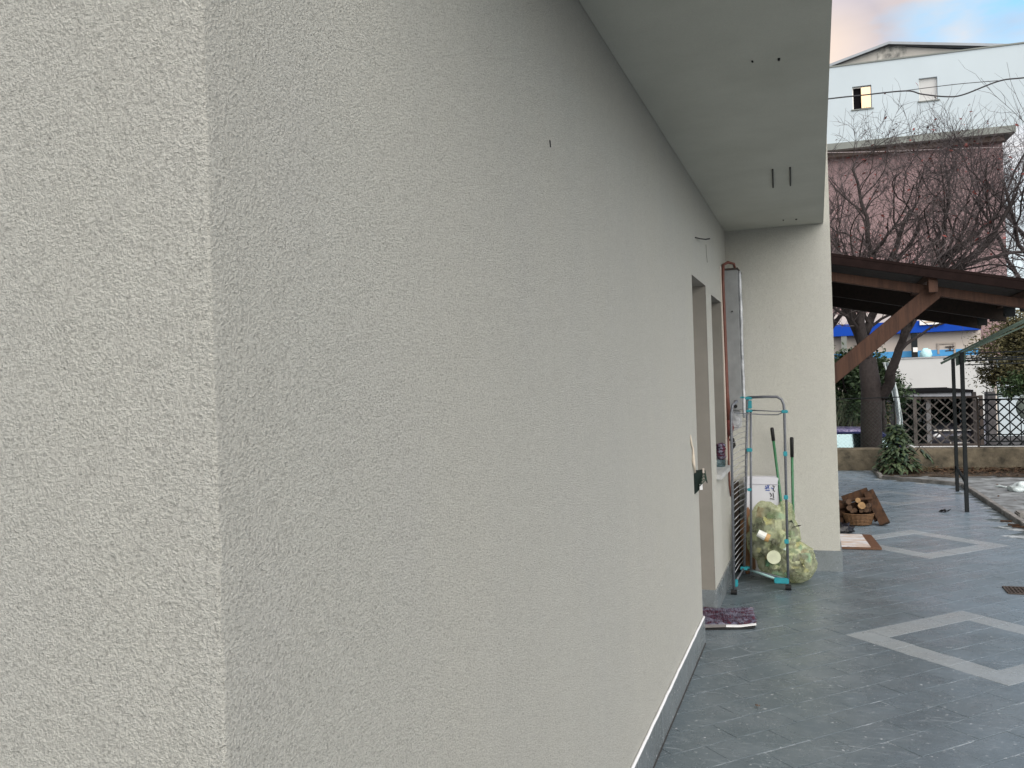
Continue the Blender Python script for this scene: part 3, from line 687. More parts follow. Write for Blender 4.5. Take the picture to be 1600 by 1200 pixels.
matq('mat_pile', M_MAT, 0, .013, .026, 0, .98, .13, .98, .012)
tf = MB()
for k in range(9000):
    s_, t_ = random.random()*.985, .12+.87*random.random(); p = A.lerp(B, s_).lerp(D.lerp(C, s_), t_)
    if p.x < WX-.1: continue
    a_ = random.uniform(0, 6.28); z = .022+.010*noise.noise(Vector((p.x*9, p.y*9, 1))); h = random.uniform(.008, .022)
    d_ = Vector((math.cos(a_), math.sin(a_), 0)); p.z = z
    tf.add([p-d_*.0025, p+d_*.0025, p+Vector((random.gauss(0, .008), random.gauss(0, .008), h))], [(0, 1, 2)])
tag(tf.build('pile_tufts', M_MAT, dm, clean=False), kind='stuff')

# ================================================================== DRYING RACK
P1, P2, P3 = fl(1147, 929), fl(1161, 906), fl(1232, 922)
P1.z = P2.z = P3.z = 0
P2 = Vector((-.545, 6.72, 0))
rack = thing('drying_rack', P1, 'folded clothes drying rack with turquoise joints leaning in the wall corner', 'drying rack')
H1 = at(1147, 640, P1.y).z; H3 = at(1225, 640, P3.y).z
Ztop = at(1170, 619, P2.y-.25).z
Q2 = Vector((-.478, 6.40, 0))
def tubep(name, pts, r=.0095, mt=M_RACK, n=10): return MB().tube(pts, r, n).build(name, mt, rack, smooth=True)
tubep('side_tube', [P1+Vector((0, 0, .02)), P1+Vector((.02, 0, H1-.03)), P1+Vector((.03, .02, H1+.03)), P1+Vector((.06, .06, H1+.06))])
m1 = Vector((-.475, 6.42, 0)); 
a_ = at(1168, 622, 6.42); b_ = at(1163, 905, 6.62)
tubep('middle_tube', [Vector((b_.x, b_.y, .06)), a_])
c_ = at(1173, 640, 6.45); d_ = at(1174, 905, 6.60)
tubep('middle_tube', [Vector((d_.x, d_.y, .06)), c_], .0085)
# outer loop: top bar with rounded corner then right tube
top = at(1168, 620, 6.42).z; rx = at(1225, 650, P3.y)
lp = [at(1168, 621, 6.42)]+[at(x_, y_, Y_) for x_, y_, Y_ in ((1195, 620, 6.40), (1214, 620, 6.39), (1221, 624, 6.39), (1224.5, 632, 6.39), (1225.5, 644, 6.39))]+[P3+Vector((0, 0, .04))]
tubep('outer_tube', lp)
tubep('cross_tube', [at(1170, 641, 6.43), at(1222, 643, 6.39)], .004)
tubep('cross_tube', [at(1148, 645, P1.y), at(1195, 648, 6.42), at(1215, 648, 6.40), at(1224, 644, 6.39)], .004)
tubep('cross_tube', [Vector((b_.x, b_.y, .10)), P3+Vector((0, 0, .075))], .007)
tubep('cross_tube', [P1+Vector((0, 0, .07)), Vector((b_.x, b_.y, .10))], .007)
wm = MB().tube([(0, 0, 0), (0, .5, .008), (0, 1, 0)], .0022, 5).mesh('wire', M_WIRE, smooth=True)
zt = 1.22
for k in range(27):
    z = .14+(zt-.14)*k/26
    if 9 < k < 14: z += .01
    s0 = P1+Vector((.02*z/1.3, 0, z)); tt = z/1.3; s1 = Vector((b_.x, b_.y, 0)).lerp(Vector((a_.x, a_.y, 0)), tt)+Vector((0, 0, z+.03+random.uniform(-.004, .004)))
    d = s1-s0; o = bpy.data.objects.new('wire', wm); col.objects.link(o)
    o.location = s0; o.rotation_euler = Vector((d.x, d.y, d.z)).to_track_quat('Y', 'Z').to_euler(); o.scale = (1, d.length, 1); put(o, rack)
def joint(p, sz, name='joint'): MB().box(tuple(Vector(p)-Vector(sz)/2), tuple(Vector(p)+Vector(sz)/2)).build(name, M_TEAL, rack, bevel=.004)
joint(at(1170, 622, 6.42), (.05, .03, .022)); joint(at(1160, 621, 6.44), (.035, .02, .012)); joint(at(1171.5, 632, 6.43), (.028, .026, .06)); joint(at(1171, 642, 6.43), (.045, .03, .018))
joint(at(1171, 703, 6.44), (.04, .03, .026)); joint(at(1226, 643, 6.39), (.045, .026, .022)); joint(at(1227, 709, 6.39), (.028, .026, .035)); joint(at(1228, 777, 6.39), (.03, .028, .03)); joint(at(1229, 846, 6.39), (.03, .028, .03)); joint(at(1171, 765, 6.5), (.03, .026, .02))
joint(Vector((b_.x+.01, b_.y, .10)), (.07, .05, .022)); joint(P3+Vector((-.045, .0, .065)), (.10, .03, .038)); joint(P1+Vector((.012, .03, .075)), (.028, .05, .045))
tubep('cross_tube', [Vector((b_.x+.03, b_.y-.01, .095)), P3+Vector((-.06, 0, .068))], .009, simple('pale_teal_bar', (.35, .55, .55, 1), .5))
for p in (P1, P3): MB().tube([p+Vector((-.02, 0, .018)), p+Vector((.02, 0, .018))], .018, 12).build('foot', M_BLK, rack, smooth=False)

# ================================================================== RUBBISH BAG
bm = bmesh.new()
def blob(c, r):
    t_ = bmesh.ops.create_icosphere(bm, subdivisions=4, radius=1, matrix=Matrix.Translation(c) @ Matrix.Diagonal((*r, 1)))
BY = 6.68
blob((-.36, BY, .40), (.165, .15, .17)); blob((-.42, BY+.02, .28), (.125, .12, .13)); blob((-.27, BY-.02, .34), (.13, .13, .15)); blob((-.19, BY-.03, .155), (.145, .15, .148)); blob((-.29, BY-.02, .15), (.15, .14, .142)); blob((-.26, BY, .50), (.07, .06, .10)); blob((-.40, BY+.03, .52), (.075, .05, .07)); blob((-.34, BY+.02, .14), (.12, .12, .13))
me0 = bpy.data.meshes.new('tmp'); bm.to_mesh(me0); bm.free()
ob0 = bpy.data.objects.new('tmp', me0); col.objects.link(ob0)
md = ob0.modifiers.new('r', 'REMESH'); md.mode = 'VOXEL'; md.voxel_size = .010
ms_ = ob0.modifiers.new('s', 'SMOOTH'); ms_.iterations = 6; ms_.factor = .6
dg = bpy.context.evaluated_depsgraph_get(); me1 = bpy.data.meshes.new_from_object(ob0.evaluated_get(dg))
bpy.data.objects.remove(ob0)
me1.name = 'rubbish_bag'
nrm = [v.normal.copy() for v in me1.vertices]
for v, n_ in zip(me1.vertices, nrm):
    q = v.co
    k = 1-abs(noise.noise(Vector((q.x*11, q.y*11, q.z*9))))*2
    k2 = 1-abs(noise.noise(Vector((q.x*24+5, q.y*24, q.z*16))))*2
    v.co = q+n_*(.016*k+.007*k2-.012)
    if v.co.z < .004: v.co.z = .004
me1.materials.clear(); me1.materials.append(M_BAG); me1.polygons.foreach_set('use_smooth', [True]*len(me1.polygons))
bag = bpy.data.objects.new('rubbish_bag', me1); col.objects.link(bag)
tag(bag, 'lumpy yellow-green translucent rubbish bag standing behind the drying rack', 'rubbish bag')
TR = [simple('trash_white', (.72, .74, .70, 1), .4), simple('trash_green', (.10, .20, .12, 1), .4), simple('trash_brown', (.25, .13, .05, 1), .6), simple('trash_clear', (.40, .48, .42, 1), .2), simple('trash_teal', (.22, .46, .46, 1), .4), simple('trash_dark', (.05, .06, .05, 1), .5), simple('trash_cream', (.55, .5, .3, 1), .5)]
rb = MB(); rr = random.Random(4)
def inbag(p):
    for c, r in (((-.36, BY, .40), (.15, .14, .15)), ((-.42, BY+.02, .28), (.11, .11, .12)), ((-.27, BY-.02, .34), (.12, .12, .14)), ((-.19, BY-.03, .155), (.13, .13, .13)), ((-.29, BY-.02, .15), (.14, .13, .13))):
        if sum(((p[i]-c[i])/r[i])**2 for i in range(3)) < .62: return True
n_ = 0
while n_ < 210:
    p = Vector((rr.uniform(-.55, -.04), rr.uniform(BY-.17, BY+.17), rr.uniform(.02, .56)))
    if not inbag(p): continue
    n_ += 1; rb.cur = rr.choice((0, 0, 0, 1, 1, 2, 3, 4, 5, 5, 5, 6)); m4 = Matrix.Translation(p) @ Matrix.Rotation(rr.uniform(0, 6), 4, Vector((rr.random(), rr.random(), rr.random())).normalized())
    k = rr.random(); s_ = rr.uniform(.018, .05)
    if k < .34: rb.box((-s_, -s_*.7, -s_*.5), (s_, s_*.7, s_*.5), m4)
    elif k < .58: rb.tube([m4 @ Vector((0, 0, -s_*1.4)), m4 @ Vector((0, 0, s_)), m4 @ Vector((0, 0, s_*1.6))], [s_*.6, s_*.65, s_*.3], 8)
    else: rb.add([m4 @ Vector((a_*s_*1.5, b_*s_*1.2, s_*.8*noise.noise(Vector((a_*1.7, b_*1.7, n_))))) for a_ in (-1, -.3, .4, 1) for b_ in (-1, -.3, .4, 1)], [(i*4+j, i*4+j+1, i*4+j+5, i*4+j+4) for i in range(3) for j in range(3)])
tag(rb.build('rubbish', TR, clean=False), 'crushed cups, bottles and scraps filling the translucent rubbish bag', kind='stuff')
c1 = at(1192, 837, BY-.165)
cup = MB(); cup.tube([c1+Vector((-.035, 0, .02)), c1+Vector((.018, 0, -.008))], [.026, .03], 12); cup.cur = 1; cup.tube([c1+Vector((.019, 0, -.009)), c1+Vector((.045, 0, -.02))], [.030, .028], 12)
tag(cup.build('paper_cup', [TR[0], simple('orange_cup_end', (.5, .3, .12, 1), .6)]), 'white cup with a tan end pressed against the front of the rubbish bag', 'cup')
c2 = at(1209, 871, BY-.155)
tag(MB().tube([c2+Vector((0, .004, 0)), c2+Vector((0, -.004, .002))], [.05, .048], 20).build('pale_disc', simple('pale_lid', (.55, .58, .42, 1), .4)), 'pale round lid at the middle of the rubbish bag', 'lid')

# ---- white card box behind the bag
bx = thing('card_box', at(1190, 800, 6.93), 'white card box with blue and black scribbles behind the rubbish bag', 'box')
xl, xr_, zt_ = at(1162, 745, 6.93).x, at(1217, 750, 6.93).x, at(1190, 746, 6.93).z
MB().box((xl, 6.93, 0), (xr_, 7.06, zt_)).build('carton', M_PAPW, bx, bevel=.004)
MB().box((xl+.04, 6.926, zt_-.055), (xr_-.003, 6.9295, zt_-.05)).build('flap_edge', simple('grey_fold', (.4, .4, .45, 1), .8), bx)
m_ = MB(); k_ = MB()
def ink(mm, pts, wd=.006):
    ps = [at(a, b, 6.928) for a, b in pts]
    for p, q in zip(ps, ps[1:]): mm.beam(p, q, wd, .002, (0, 1, 0))
ink(m_, [(1196, 759), (1198, 763), (1195, 763)]); ink(m_, [(1199, 758), (1202, 764)]); ink(m_, [(1202, 758), (1198, 764)]); ink(m_, [(1196, 766), (1203, 766)]); ink(m_, [(1205, 762), (1208, 764)])
m_.build('blue_mark', M_INKB, bx)
ink(k_, [(1207, 759), (1210, 760), (1208, 766), (1211, 768)]); ink(k_, [(1203, 770), (1206, 774), (1204, 776)]); ink(k_, [(1208, 770), (1209, 778)]); ink(k_, [(1203, 779), (1210, 780)])
k_.build('black_mark', M_INKK, bx)
# ---- brooms
def broom(name, top, bot, label, grip_l):
    t_ = thing(name, (bot.x, bot.y, 0), label, 'broom', 'green-handled brooms leaning behind the bag')
    d = (bot-top).normalized(); g = top+d*grip_l
    MB().tube([g, bot], .0105, 10).build('handle', M_BROOM, t_, smooth=True)
    MB().tube([top, top+d*.01, g+d*.004], [.010, .0145, .0135], 10).build('grip', M_BLK, t_, smooth=True)
    MB().box((bot.x-.11, bot.y-.02, bot.z-.02), (bot.x+.11, bot.y+.02, bot.z+.02)).build('head', M_BROOM, t_, bevel=.006)
    br = MB()
    for i in range(16):
        for j in range(3):
            x_ = bot.x-.10+.2*i/15; y_ = bot.y-.012+.012*j; br.tube([(x_, y_, bot.z-.021), (x_+random.uniform(-.004, .004), y_, .002)], .003, 4)
    br.build('bristles', M_CARD, t_)
broom('broom', at(1206, 668, 6.99), Vector((at(1227, 805, 6.85).x+.015, 6.86, .07)), 'broom with a black grip leaning left behind the rubbish bag, taller of two', .10)
broom('broom', at(1237, 683, 7.0), Vector((at(1238, 805, 6.95).x, 6.97, .07)), 'upright broom with a black grip against the projecting wall, right of the leaning one', .15)
# ---- dark board and brown paper sack in corner
tag(MB().beam((WX+.045, 6.95, .02), (WX+.035, 7.0, .70), .03, .12, (0, 1, 0)).build('dark_board', M_WDD, bevel=.003), 'dark brown board standing in the corner behind the drying rack', 'board')
sk_ = MB(); sk_.sphere((-.545, 6.90, .24), (.055, .08, .25), 18, 14, .35, 3)
for i, v in enumerate(sk_.v): sk_.v[i] = (v[0], v[1], max(.003, v[2]))
tag(sk_.build('paper_sack', M_CARD, smooth=True), 'crumpled orange-brown sack wedged between the corner and the rubbish bag', 'sack')

# ================================================================== TERRACE THINGS
# framed board lying flat
fb = thing('framed_board', (.25, 8.35, 0), 'white board with a brown wooden edge lying flat beyond the projecting wall', 'board')
a, b, c, d = fl(1378, 860), fl(1361, 839), Vector((-.05, 8.68, 0)), Vector((-.03, 8.0, 0))
def slab4(m_, ps, z0, z1): return m_.add([(p.x, p.y, z0) for p in ps]+[(p.x, p.y, z1) for p in ps], [(3, 2, 1, 0), (4, 5, 6, 7), (0, 1, 5, 4), (1, 2, 6, 5), (2, 3, 7, 6), (3, 0, 4, 7)])
slab4(MB(), [d, a, b, c], .004, .022).build('backing', simple('brown_panel', (.10, .045, .022, 1), .6, .2, 40), fb)
a2, b2 = a.lerp(d, .17)+Vector((0, .01, 0)), b.lerp(c, .17)-Vector((0, .01, 0))
def printed():
    m = Mt('stained_print', .7); v = m.pos((1, 2, 1))
    c = m.ramp(m.noise(v, 5, 4), [(.4, (.56, .57, .60, 1)), (.6, (.46, .37, .31, 1))])
    c = m.mix(m.mr(m.noise(m.pos((2, 9, 1)), 9, 4), .58, .66, 0, .7), c, (.12, .10, .10, 1)); m.color(c); return m.m
slab4(MB(), [d+Vector((0, .01, 0)), a2, b2, c-Vector((0, .01, 0))], .0225, .025).build('sheet', printed(), fb)
# black bag
bb = MB(); bp = fl(1322, 836)
for k, (dx, dy, r_) in enumerate(((0, 0, .09), (-.10, .05, .11), (.04, .04, .06), (-.05, -.03, .07))): bb.sphere((bp.x+dx-.03, bp.y+dy+.05, r_*.5), (r_, r_, r_*.62), 16, 10, .8, k*3)
for i, v in enumerate(bb.v): bb.v[i] = (v[0], v[1], max(.002, v[2]))
tag(bb.build('black_bag', simple('black_bin_liner', (.008, .008, .012, 1), .25, .3, 30, .006, 50), smooth=True), 'small crumpled black plastic bag between the framed board and the log basket', 'bag')
# basket of logs
bc = fl(1342, 820)
KS = .68
bk = thing('wicker_basket', bc, 'round brown wicker basket holding firewood logs on the terrace', 'basket')
prof = [(a*.70, b*.62) for a, b in [(.02, .012), (.145, .012), (.155, .02), (.195, .12), (.215, .19), (.222, .20), (.205, .20), (.185, .12), (.14, .03), (.02, .025)]]
N = 28; vs = [(bc.x+r_*math.cos(6.2832*k/N), bc.y+r_*math.sin(6.2832*k/N)*.9, z_) for r_, z_ in prof for k in range(N)]
fs = [(i*N+k, i*N+(k+1) % N, (i+1)*N+(k+1) % N, (i+1)*N+k) for i in range(len(prof)-1) for k in range(N)]
MB().add(vs, fs).build('bowl', M_BASK, bk, smooth=True)
for j, z_ in enumerate([.016+.015*i for i in range(8)]):
    r_ = .108+.044*(z_/.124)
    MB().tube([(bc.x+(r_+.004*(k % 2))*math.cos(6.2832*k/40), bc.y+(r_+.004*(k % 2))*math.sin(6.2832*k/40)*.9, z_) for k in range(41)], .006, 5, False).build('woven_band', M_BASK, bk)
rg = random.Random(9)
GRP = 'firewood logs in the basket'
def log(p, d, ln, r_, label, ends=True, group=GRP):
    p = bc+(Vector(p)-bc)*KS; ln *= KS; r_ *= KS*1.05; d = Vector(d).normalized(); m_ = MB(); n = 9
    pts = [p-d*ln/2, p-d*ln*.2, p+d*ln*.2, p+d*ln/2]; m_.tube(pts, [r_, r_*1.06, r_*.97, r_*.95], n)
    for i, v in enumerate(m_.v):
        q = Vector(v); m_.v[i] = tuple(q+(q-p).normalized()*r_*.25*noise.noise(q*30))
    m_.mi[-1] = 1; m_.mi[-2] = 1
    tag(m_.build('log', [M_LOG, M_LOGE if 'pale cut' in label else M_LOGE2], clean=False), label, 'log', group)
log(bc+Vector((.02, -.05, .385)), (1, .15, .09), .36, .022, 'long pale stripped branch lying across the top of the firewood basket')
log(bc+Vector((.03, -.07, .285)), (.1, -1, .25), .24, .055, 'thick log whose pale cut end faces out, highest in the basket')
LOGL = ['log at the left rim of the basket, just above the wicker', 'small log low in the middle of the basket', 'small log low right of centre in the basket', 'log at the right rim of the basket', 'thinnest log wedged low between two at the left of the basket', 'log high on the right side of the firewood pile', 'log high on the left side of the firewood pile', 'dark log in the top row behind the pale cut end']
for k, (dx, dz, r_) in enumerate(((-.12, .26, .042), (-.03, .215, .036), (.06, .205, .030), (.13, .23, .040), (-.09, .19, .028), (.15, .30, .036), (-.16, .33, .04), (.0, .35, .038))):
    log(bc+Vector((dx, -.05+.02*rg.random(), dz)), (rg.uniform(-.25, .25), -1, rg.uniform(.05, .35)), .26, r_, 'brown bark-covered '+LOGL[k], group=GRP)
# crate standing tilted behind basket
cr = thing('tilted_crate', bc+Vector((.05, .15, 0)), 'tilted old brown plank crate propped behind the firewood basket', 'crate')
A1, A2, A3, A4 = at(1320, 782, 9.46), at(1357, 768, 9.46), fl(1383, 822), at(1316, 800, 9.5)
A3.z = .02
def plank(a, b, wd, th, up=(0, 1, 0)): MB().beam(a, b, wd, th, up).build('plank', M_LOG, cr, bevel=.003)
plank(A1+Vector((-.02, 0, .0)), A2, .02, .09, (0, 0, 1)); plank(A1+Vector((-.03, .0, -.10)), A2+Vector((.03, 0, -.10)), .02, .09, (0, 0, 1)); plank(A1+Vector((-.03, .0, -.20)), A2+Vector((.06, 0, -.20)), .02, .09, (0, 0, 1))
plank(A2+Vector((0, -.01, 0)), A3+Vector((.0, 0, .0)), .10, .09, (0, 1, 0)); plank(A2+Vector((-.05, .03, -.03)), A3+Vector((-.08, .05, .02)), .03, .05, (0, 1, 0))
plank(A1+Vector((-.02, 0, 0)), Vector((A1.x-.05, 9.45, .05)), .08, .02, (0, 1, 0))
lg = bc+Vector((-.24, .0, 0))
log(lg+Vector((-.02, 0, .27)), (1, .5, .1), .22, .05, 'dark log resting left of the basket beside the projecting wall', group=GRP)
log(lg+Vector((-.06, .02, .17)), (1, .2, -.1), .22, .05, 'dark lower log left of the basket, partly hidden by the projecting wall', group=GRP)
log(lg+Vector((-.07, .04, .06)), (1, .1, 0), .20, .055, 'lowest dark log on the tiles left of the basket', group=GRP)

# drain grate
dr = thing('drain_grate', (1.30, 6.69, 0), 'rectangular dark metal drain grate set in the slate tiles', 'drain grate')
g0, g1, h0, h1 = 1.165, 1.50, 6.58, 6.79
m_ = MB()
for a, b in (((g0, h0), (g1, h0+.014)), ((g0, h1-.014), (g1, h1)), ((g0, h0+.015), (g0+.014, h1-.015)), ((g1-.014, h0+.015), (g1, h1-.015))): m_.box((a[0], a[1], .001), (b[0], b[1], .009))
m_.build('frame', M_RST, dr); MB().box((g0+.014, h0+.014, .0008), (g1-.014, h1-.014, .002)).build('sump', M_BLK, dr)
bmh = MB().box((-.005, -.088, 0), (.005, .088, .006)).mesh('bar', M_RST)
for k in range(13): inst(bmh, 'bar', dr, (g0+.026+.0236*k, (h0+h1)/2, .0025))
for k in range(3): MB().box((g0+.015, h0+.05+.05*k, .0026), (g1-.015, h0+.055+.05*k, .0080)).build('cross_bar', M_RST, dr)

# white bag/rock and blocks on side path
wb = MB(); wp = fl(1590, 770); wb.sphere(wp+Vector((.10, .05, .05)), (.17, .14, .085), 20, 12, .5, 2)
for i, v in enumerate(wb.v): wb.v[i] = (v[0], v[1], max(.004, v[2]))
tag(wb.build('white_sack', M_TARP, smooth=True), 'white plastic sack lying on the concrete path right of the kerb', 'sack')
wp = fl(1562, 763); m_ = MB().tube([wp+Vector((-.06, .04, .01)), wp+Vector((0, .02, .03)), wp+Vector((.05, -.03, .02)), wp+Vector((.12, -.08, .015))], [.006, .018, .012, .02], 7)
tag(m_.build('white_scrap', M_TARP, smooth=True), 'thin twisted white scrap just left of the white sack', 'scrap')
sp = fl(1594, 809); m_ = MB(); m_.box((sp.x-.03, sp.y-.1, 0), (sp.x+.3, sp.y+.12, .06))
tag(m_.build('paving_block', M_KERB, bevel=.012), 'broken grey block lying on the path beside the kerb at the right edge', 'block')
for k, (x_, y_) in enumerate(((1573, 815), (1585, 821), (1592, 824))):
    q = fl(x_, y_+2); tag(MB().tube([q+Vector((-.05, .02, .015)), q+Vector((.04, -.03, .02))], .010, 6).build('twig', M_LOG), ['short dark stick by the kerb foot, farthest of three', 'short dark stick by the kerb foot, middle of three', 'short dark stick by the kerb foot, nearest of three'][k], 'twig')
tp = [(.0, 0), (.3, .5), (-.2, 1.0), (.2, 1.5)]
for k in range(5):
    x_, y_ = (2.3+.55*k, 11.0+.3*(k % 2)); 

# metal frame of two posts, sloping rail, cross bars
fr = thing('drying_line_stand', (1.5, 10.4, 0), 'dark green metal stand with two posts and a sloping rail at the terrace edge', 'metal stand')
Y1, Y2 = 10.38, 12.16
q1, q2 = at(1507, 550, Y1), at(1497, 556, Y2)
MB().box((1.473-.02, Y1-.02, 0), (1.473+.02, Y1+.02, q1.z)).build('post', M_IRON, fr, bevel=.003)
MB().box((1.625-.02, Y2-.02, 0), (1.625+.02, Y2+.02, q2.z)).build('post', M_IRON, fr, bevel=.003)
r0, r1_ = at(1470, 568, Y1), at(1640, 483, Y1)
MB().beam(r0, r1_, .03, .022).build('sloping_rail', M_GRN, fr)
MB().beam(at(1474, 562, Y1+.6), at(1640, 480, Y1+.6), .03, .02).build('sloping_rail', M_GRN, fr)
MB().beam(at(1490, 558, Y2), at(1640, 492, Y2), .02, .02).build('sloping_rail', M_GRN, fr)
m_ = MB(); g = [at(1493, 559, Y1+.02), at(1509, 549, Y1+.02), at(1509, 566, Y1+.02), at(1494, 572, Y1+.02)]
m_.add([p for p in g]+[p+Vector((0, .012, 0)) for p in g], [(0, 1, 2, 3), (7, 6, 5, 4), (0, 4, 5, 1), (1, 5, 6, 2), (2, 6, 7, 3), (3, 7, 4, 0)]); m_.build('gusset_plate', M_GRN, fr)
MB().beam((1.473, Y1+.02, q1.z-.02), (1.625, Y2-.02, q2.z-.02), .03, .03).build('top_beam', M_IRON, fr)
MB().beam((1.473, Y1+.02, .32), (1.625, Y2-.02, .30), .015, .05).build('low_brace', M_IRON, fr)
for ya, th in ((552, .012), (560, .014), (563.5, .02), (570, .012)):
    MB().beam(at(1508, ya+.2, Y1+.03), at(1508, ya+.2, Y1+.03)+Vector((2.0, 0, 0)), th, th).build('cross_bar', M_IRON, fr)

# ================================================================== TIMBER CANOPY
ca = thing('timber_canopy', (.05, 10.7, 2.3), 'brown timber lean-to canopy with a diagonal brace on the house wall', 'canopy')
CX0, CX1, CY0, CY1 = .032, 2.02, 9.0, 12.5
def cz(x): return 2.73-.2235*(x-.0)
def slabp(y0, y1, x0, x1, top, bot, name, mt, bev=0):
    m_ = MB(); m_.prism([(x0, cz(x0)-bot), (x1, cz(x1)-bot), (x1, cz(x1)-top), (x0, cz(x0)-top)], 'y', y0, y1); return m_.build(name, mt, ca, bevel=bev)
slabp(CY0-.03, CY1+.03, CX0, CX1+.03, -.012, .015, 'roof_sheet', M_FAS)
slabp(CY0-.028, CY0-.006, CX0, CX1, .016, .095, 'fascia', M_FAS, .002)
slabp(CY1+.0, CY1+.022, CX0, CX1, .016, .105, 'fascia', M_FAS)
nb = 20
for k in range(nb):       # roof boards running down the slope's length
    a = CY0+.0+(CY1-CY0)*k/nb; b = a+(CY1-CY0)/nb-.006
    slabp(a, b, CX0, CX1, .017, .035, 'roof_board', M_WDD)
for y_ in (CY0+.16, (CY0+CY1)/2, CY1-.2): slabp(y_, y_+.085, CX0, CX1-.04, .150 if y_ < 9.5 else .037, .240, 'rafter', M_WD if y_ < 9.5 else M_WDD, .004)  # rear rafters in darker timber, painting in the shade under the roof
m_ = MB(); x_ = 1.06
for x_, nm in ((1.06, 'purlin'), (1.93, 'eave_beam')):
    MB().prism([(x_-.04, cz(x_)-.036), (x_+.04, cz(x_)-.036), (x_+.04, cz(x_)-.104), (x_-.04, cz(x_)-.104)], 'y', CY0+.02, CY1-.005).build(nm, M_WD, ca)
MB().box((1.02, CY0+.02, cz(1.06)-.225), (1.10, CY0+.155, cz(1.06)-.106)).build('beam_end', M_WD, ca, bevel=.003)
for y_ in (CY0+.07, CY1-.22):
    MB().beam((.033, y_+.12, 1.42), (1.09, y_+.12, 2.29), .085, .155).build('brace', M_WD, ca, bevel=.004)
    MB().box((.031, y_+.07, 1.25), (.06, y_+.17, 2.45)).build('wall_post', M_WD, ca)
MB().tube([(CX1+.05, CY0-.02, cz(CX1)-.04), (CX1+.05, CY1+.02, cz(CX1)-.05)], .045, 12).build('gutter', M_IRON, ca, smooth=True)
for y_ in (9.6, 10.4, 11.2, 12.0):
    MB().box((CX1-.12, y_, cz(CX1)-.20), (CX1-.02, y_+.08, cz(CX1)-.05)).build('rafter_tail', M_IRON, ca)

# ================================================================== FENCES
fe = thing('lattice_fence', (3.5, 14.92, .345), 'dark metal lattice fence panel standing on the low garden wall', 'fence')
FY = 14.92; X0, X1 = at(1530, 660, FY).x, 6.6; Z0, Z1 = .37, at(1560, 624, FY).z
MB().box((X0, FY-.012, Z1-.012), (X1, FY+.012, Z1+.012)).build('top_rail', M_IRON, fe); MB().box((X0, FY-.010, Z0-.008), (X1, FY+.010, Z0+.010)).build('bottom_rail', M_IRON, fe)
zr = at(1560, 679, FY).z; MB().box((X0+.02, FY-.018, zr-.008), (X1, FY-.0125, zr+.008)).build('middle_rail', M_IRON, fe)
MB().box((X0-.03, FY-.02, .345), (X0-.003, FY+.02, Z1+.02)).build('post', M_RST, fe)
xs = X0+1.6
while xs < X1: MB().box((xs, FY+.013, .345), (xs+.03, FY+.04, Z1+.02)).build('post', M_IRON, fe); xs += 1.6
sp_ = .155; hh = Z1-Z0
k = 0; xx = X0-hh
while xx < X1:
    for sg in (1, -1):
        xa, xb = (xx, xx+hh) if sg == 1 else (xx+hh, xx)
        za, zb = Z0, Z1
        # clip to panel
        pa, pb = Vector((xa, FY+.006*sg, za)), Vector((xb, FY+.006*sg, zb)); d = pb-pa
        t0, t1 = 0., 1.
        for (lim, s_) in ((X0, 1), (X1, -1)):
            fa, fb_ = (pa.x-lim)*s_, (pb.x-lim)*s_
            if fa < 0 and fb_ < 0: t1 = -1
            elif fa < 0: t0 = max(t0, fa/(fa-fb_))
            elif fb_ < 0: t1 = min(t1, fa/(fa-fb_))
        if t1-t0 > .05: MB().beam(pa+d*t0, pa+d*t1, .006, .020, (0, 0, 1)).build('slat', M_IRON, fe)
    xx += sp_
# thin wire and mesh fence along wall, left part
wf = thing('wire_fence', (1.2, 14.92, .345), 'thin wire mesh fence with a dark top wire on the low wall, left part', 'fence')
MB().tube([at(1290, 624, FY), at(1360, 622, FY), at(1420, 620, FY), at(1528, 620.5, FY)], .008, 6).build('top_wire', M_IRON, wf)
m_ = MB(); xa = -.6
while xa < X0-.04:
    m_.tube([(xa, FY, .345), (xa+.74, FY, 1.085)], .0011, 3, False) if xa+.74 < X0-.04 else None
    m_.tube([(xa+.74, FY+.003, .345), (xa, FY+.003, 1.085)], .0011, 3, False) if xa+.74 < X0-.04 else None; xa += .06
tag(m_.build('mesh_wires', M_GRN, wf, clean=False), kind='stuff')
for px_ in (1398,): q = at(px_, 660, FY); MB().tube([(q.x, FY+.012, .345), (q.x, FY+.012, 1.09)], .012, 6).build('post', M_IRON, wf)

# far wooden lattice across the street with base wall
lf = thing('wooden_lattice', (3, 24, -1), 'brown wooden lattice screen in front of the dark carport across the street', 'fence')
LY = 24.0; LX0, LX1 = at(1398, 650, LY).x, at(1529, 650, LY).x+.1; LZ0, LZ1 = -.30, at(1460, 623, LY).z
MB().box((LX0, LY-.10, -1.0), (LX1+3.4, LY+.15, -.32)).build('base_wall', M_WSTN, lf)
MB().box((LX0, LY-.04, LZ1), (LX1, LY+.04, LZ1+.05)).build('top_rail', M_RST, lf); MB().box((LX0, LY-.04, LZ0-.018), (LX1, LY+.04, LZ0+.04)).build('bottom_rail', M_RST, lf)
M_SLW = simple('weathered_slat', (.060, .053, .048, 1), .9, .3, 6, c2=(.12, .105, .098, 1))
for x_ in (LX0, at(1427, 650, LY).x, LX1-.08): MB().box((x_, LY-.05, -.319), (x_+.08, LY+.05, LZ1+.06)).build('post', M_SLW if x_ > LX0+.1 and x_ < LX1-.2 else M_RST, lf)
hh = LZ1-LZ0; xx = LX0-hh; sp_ = .27
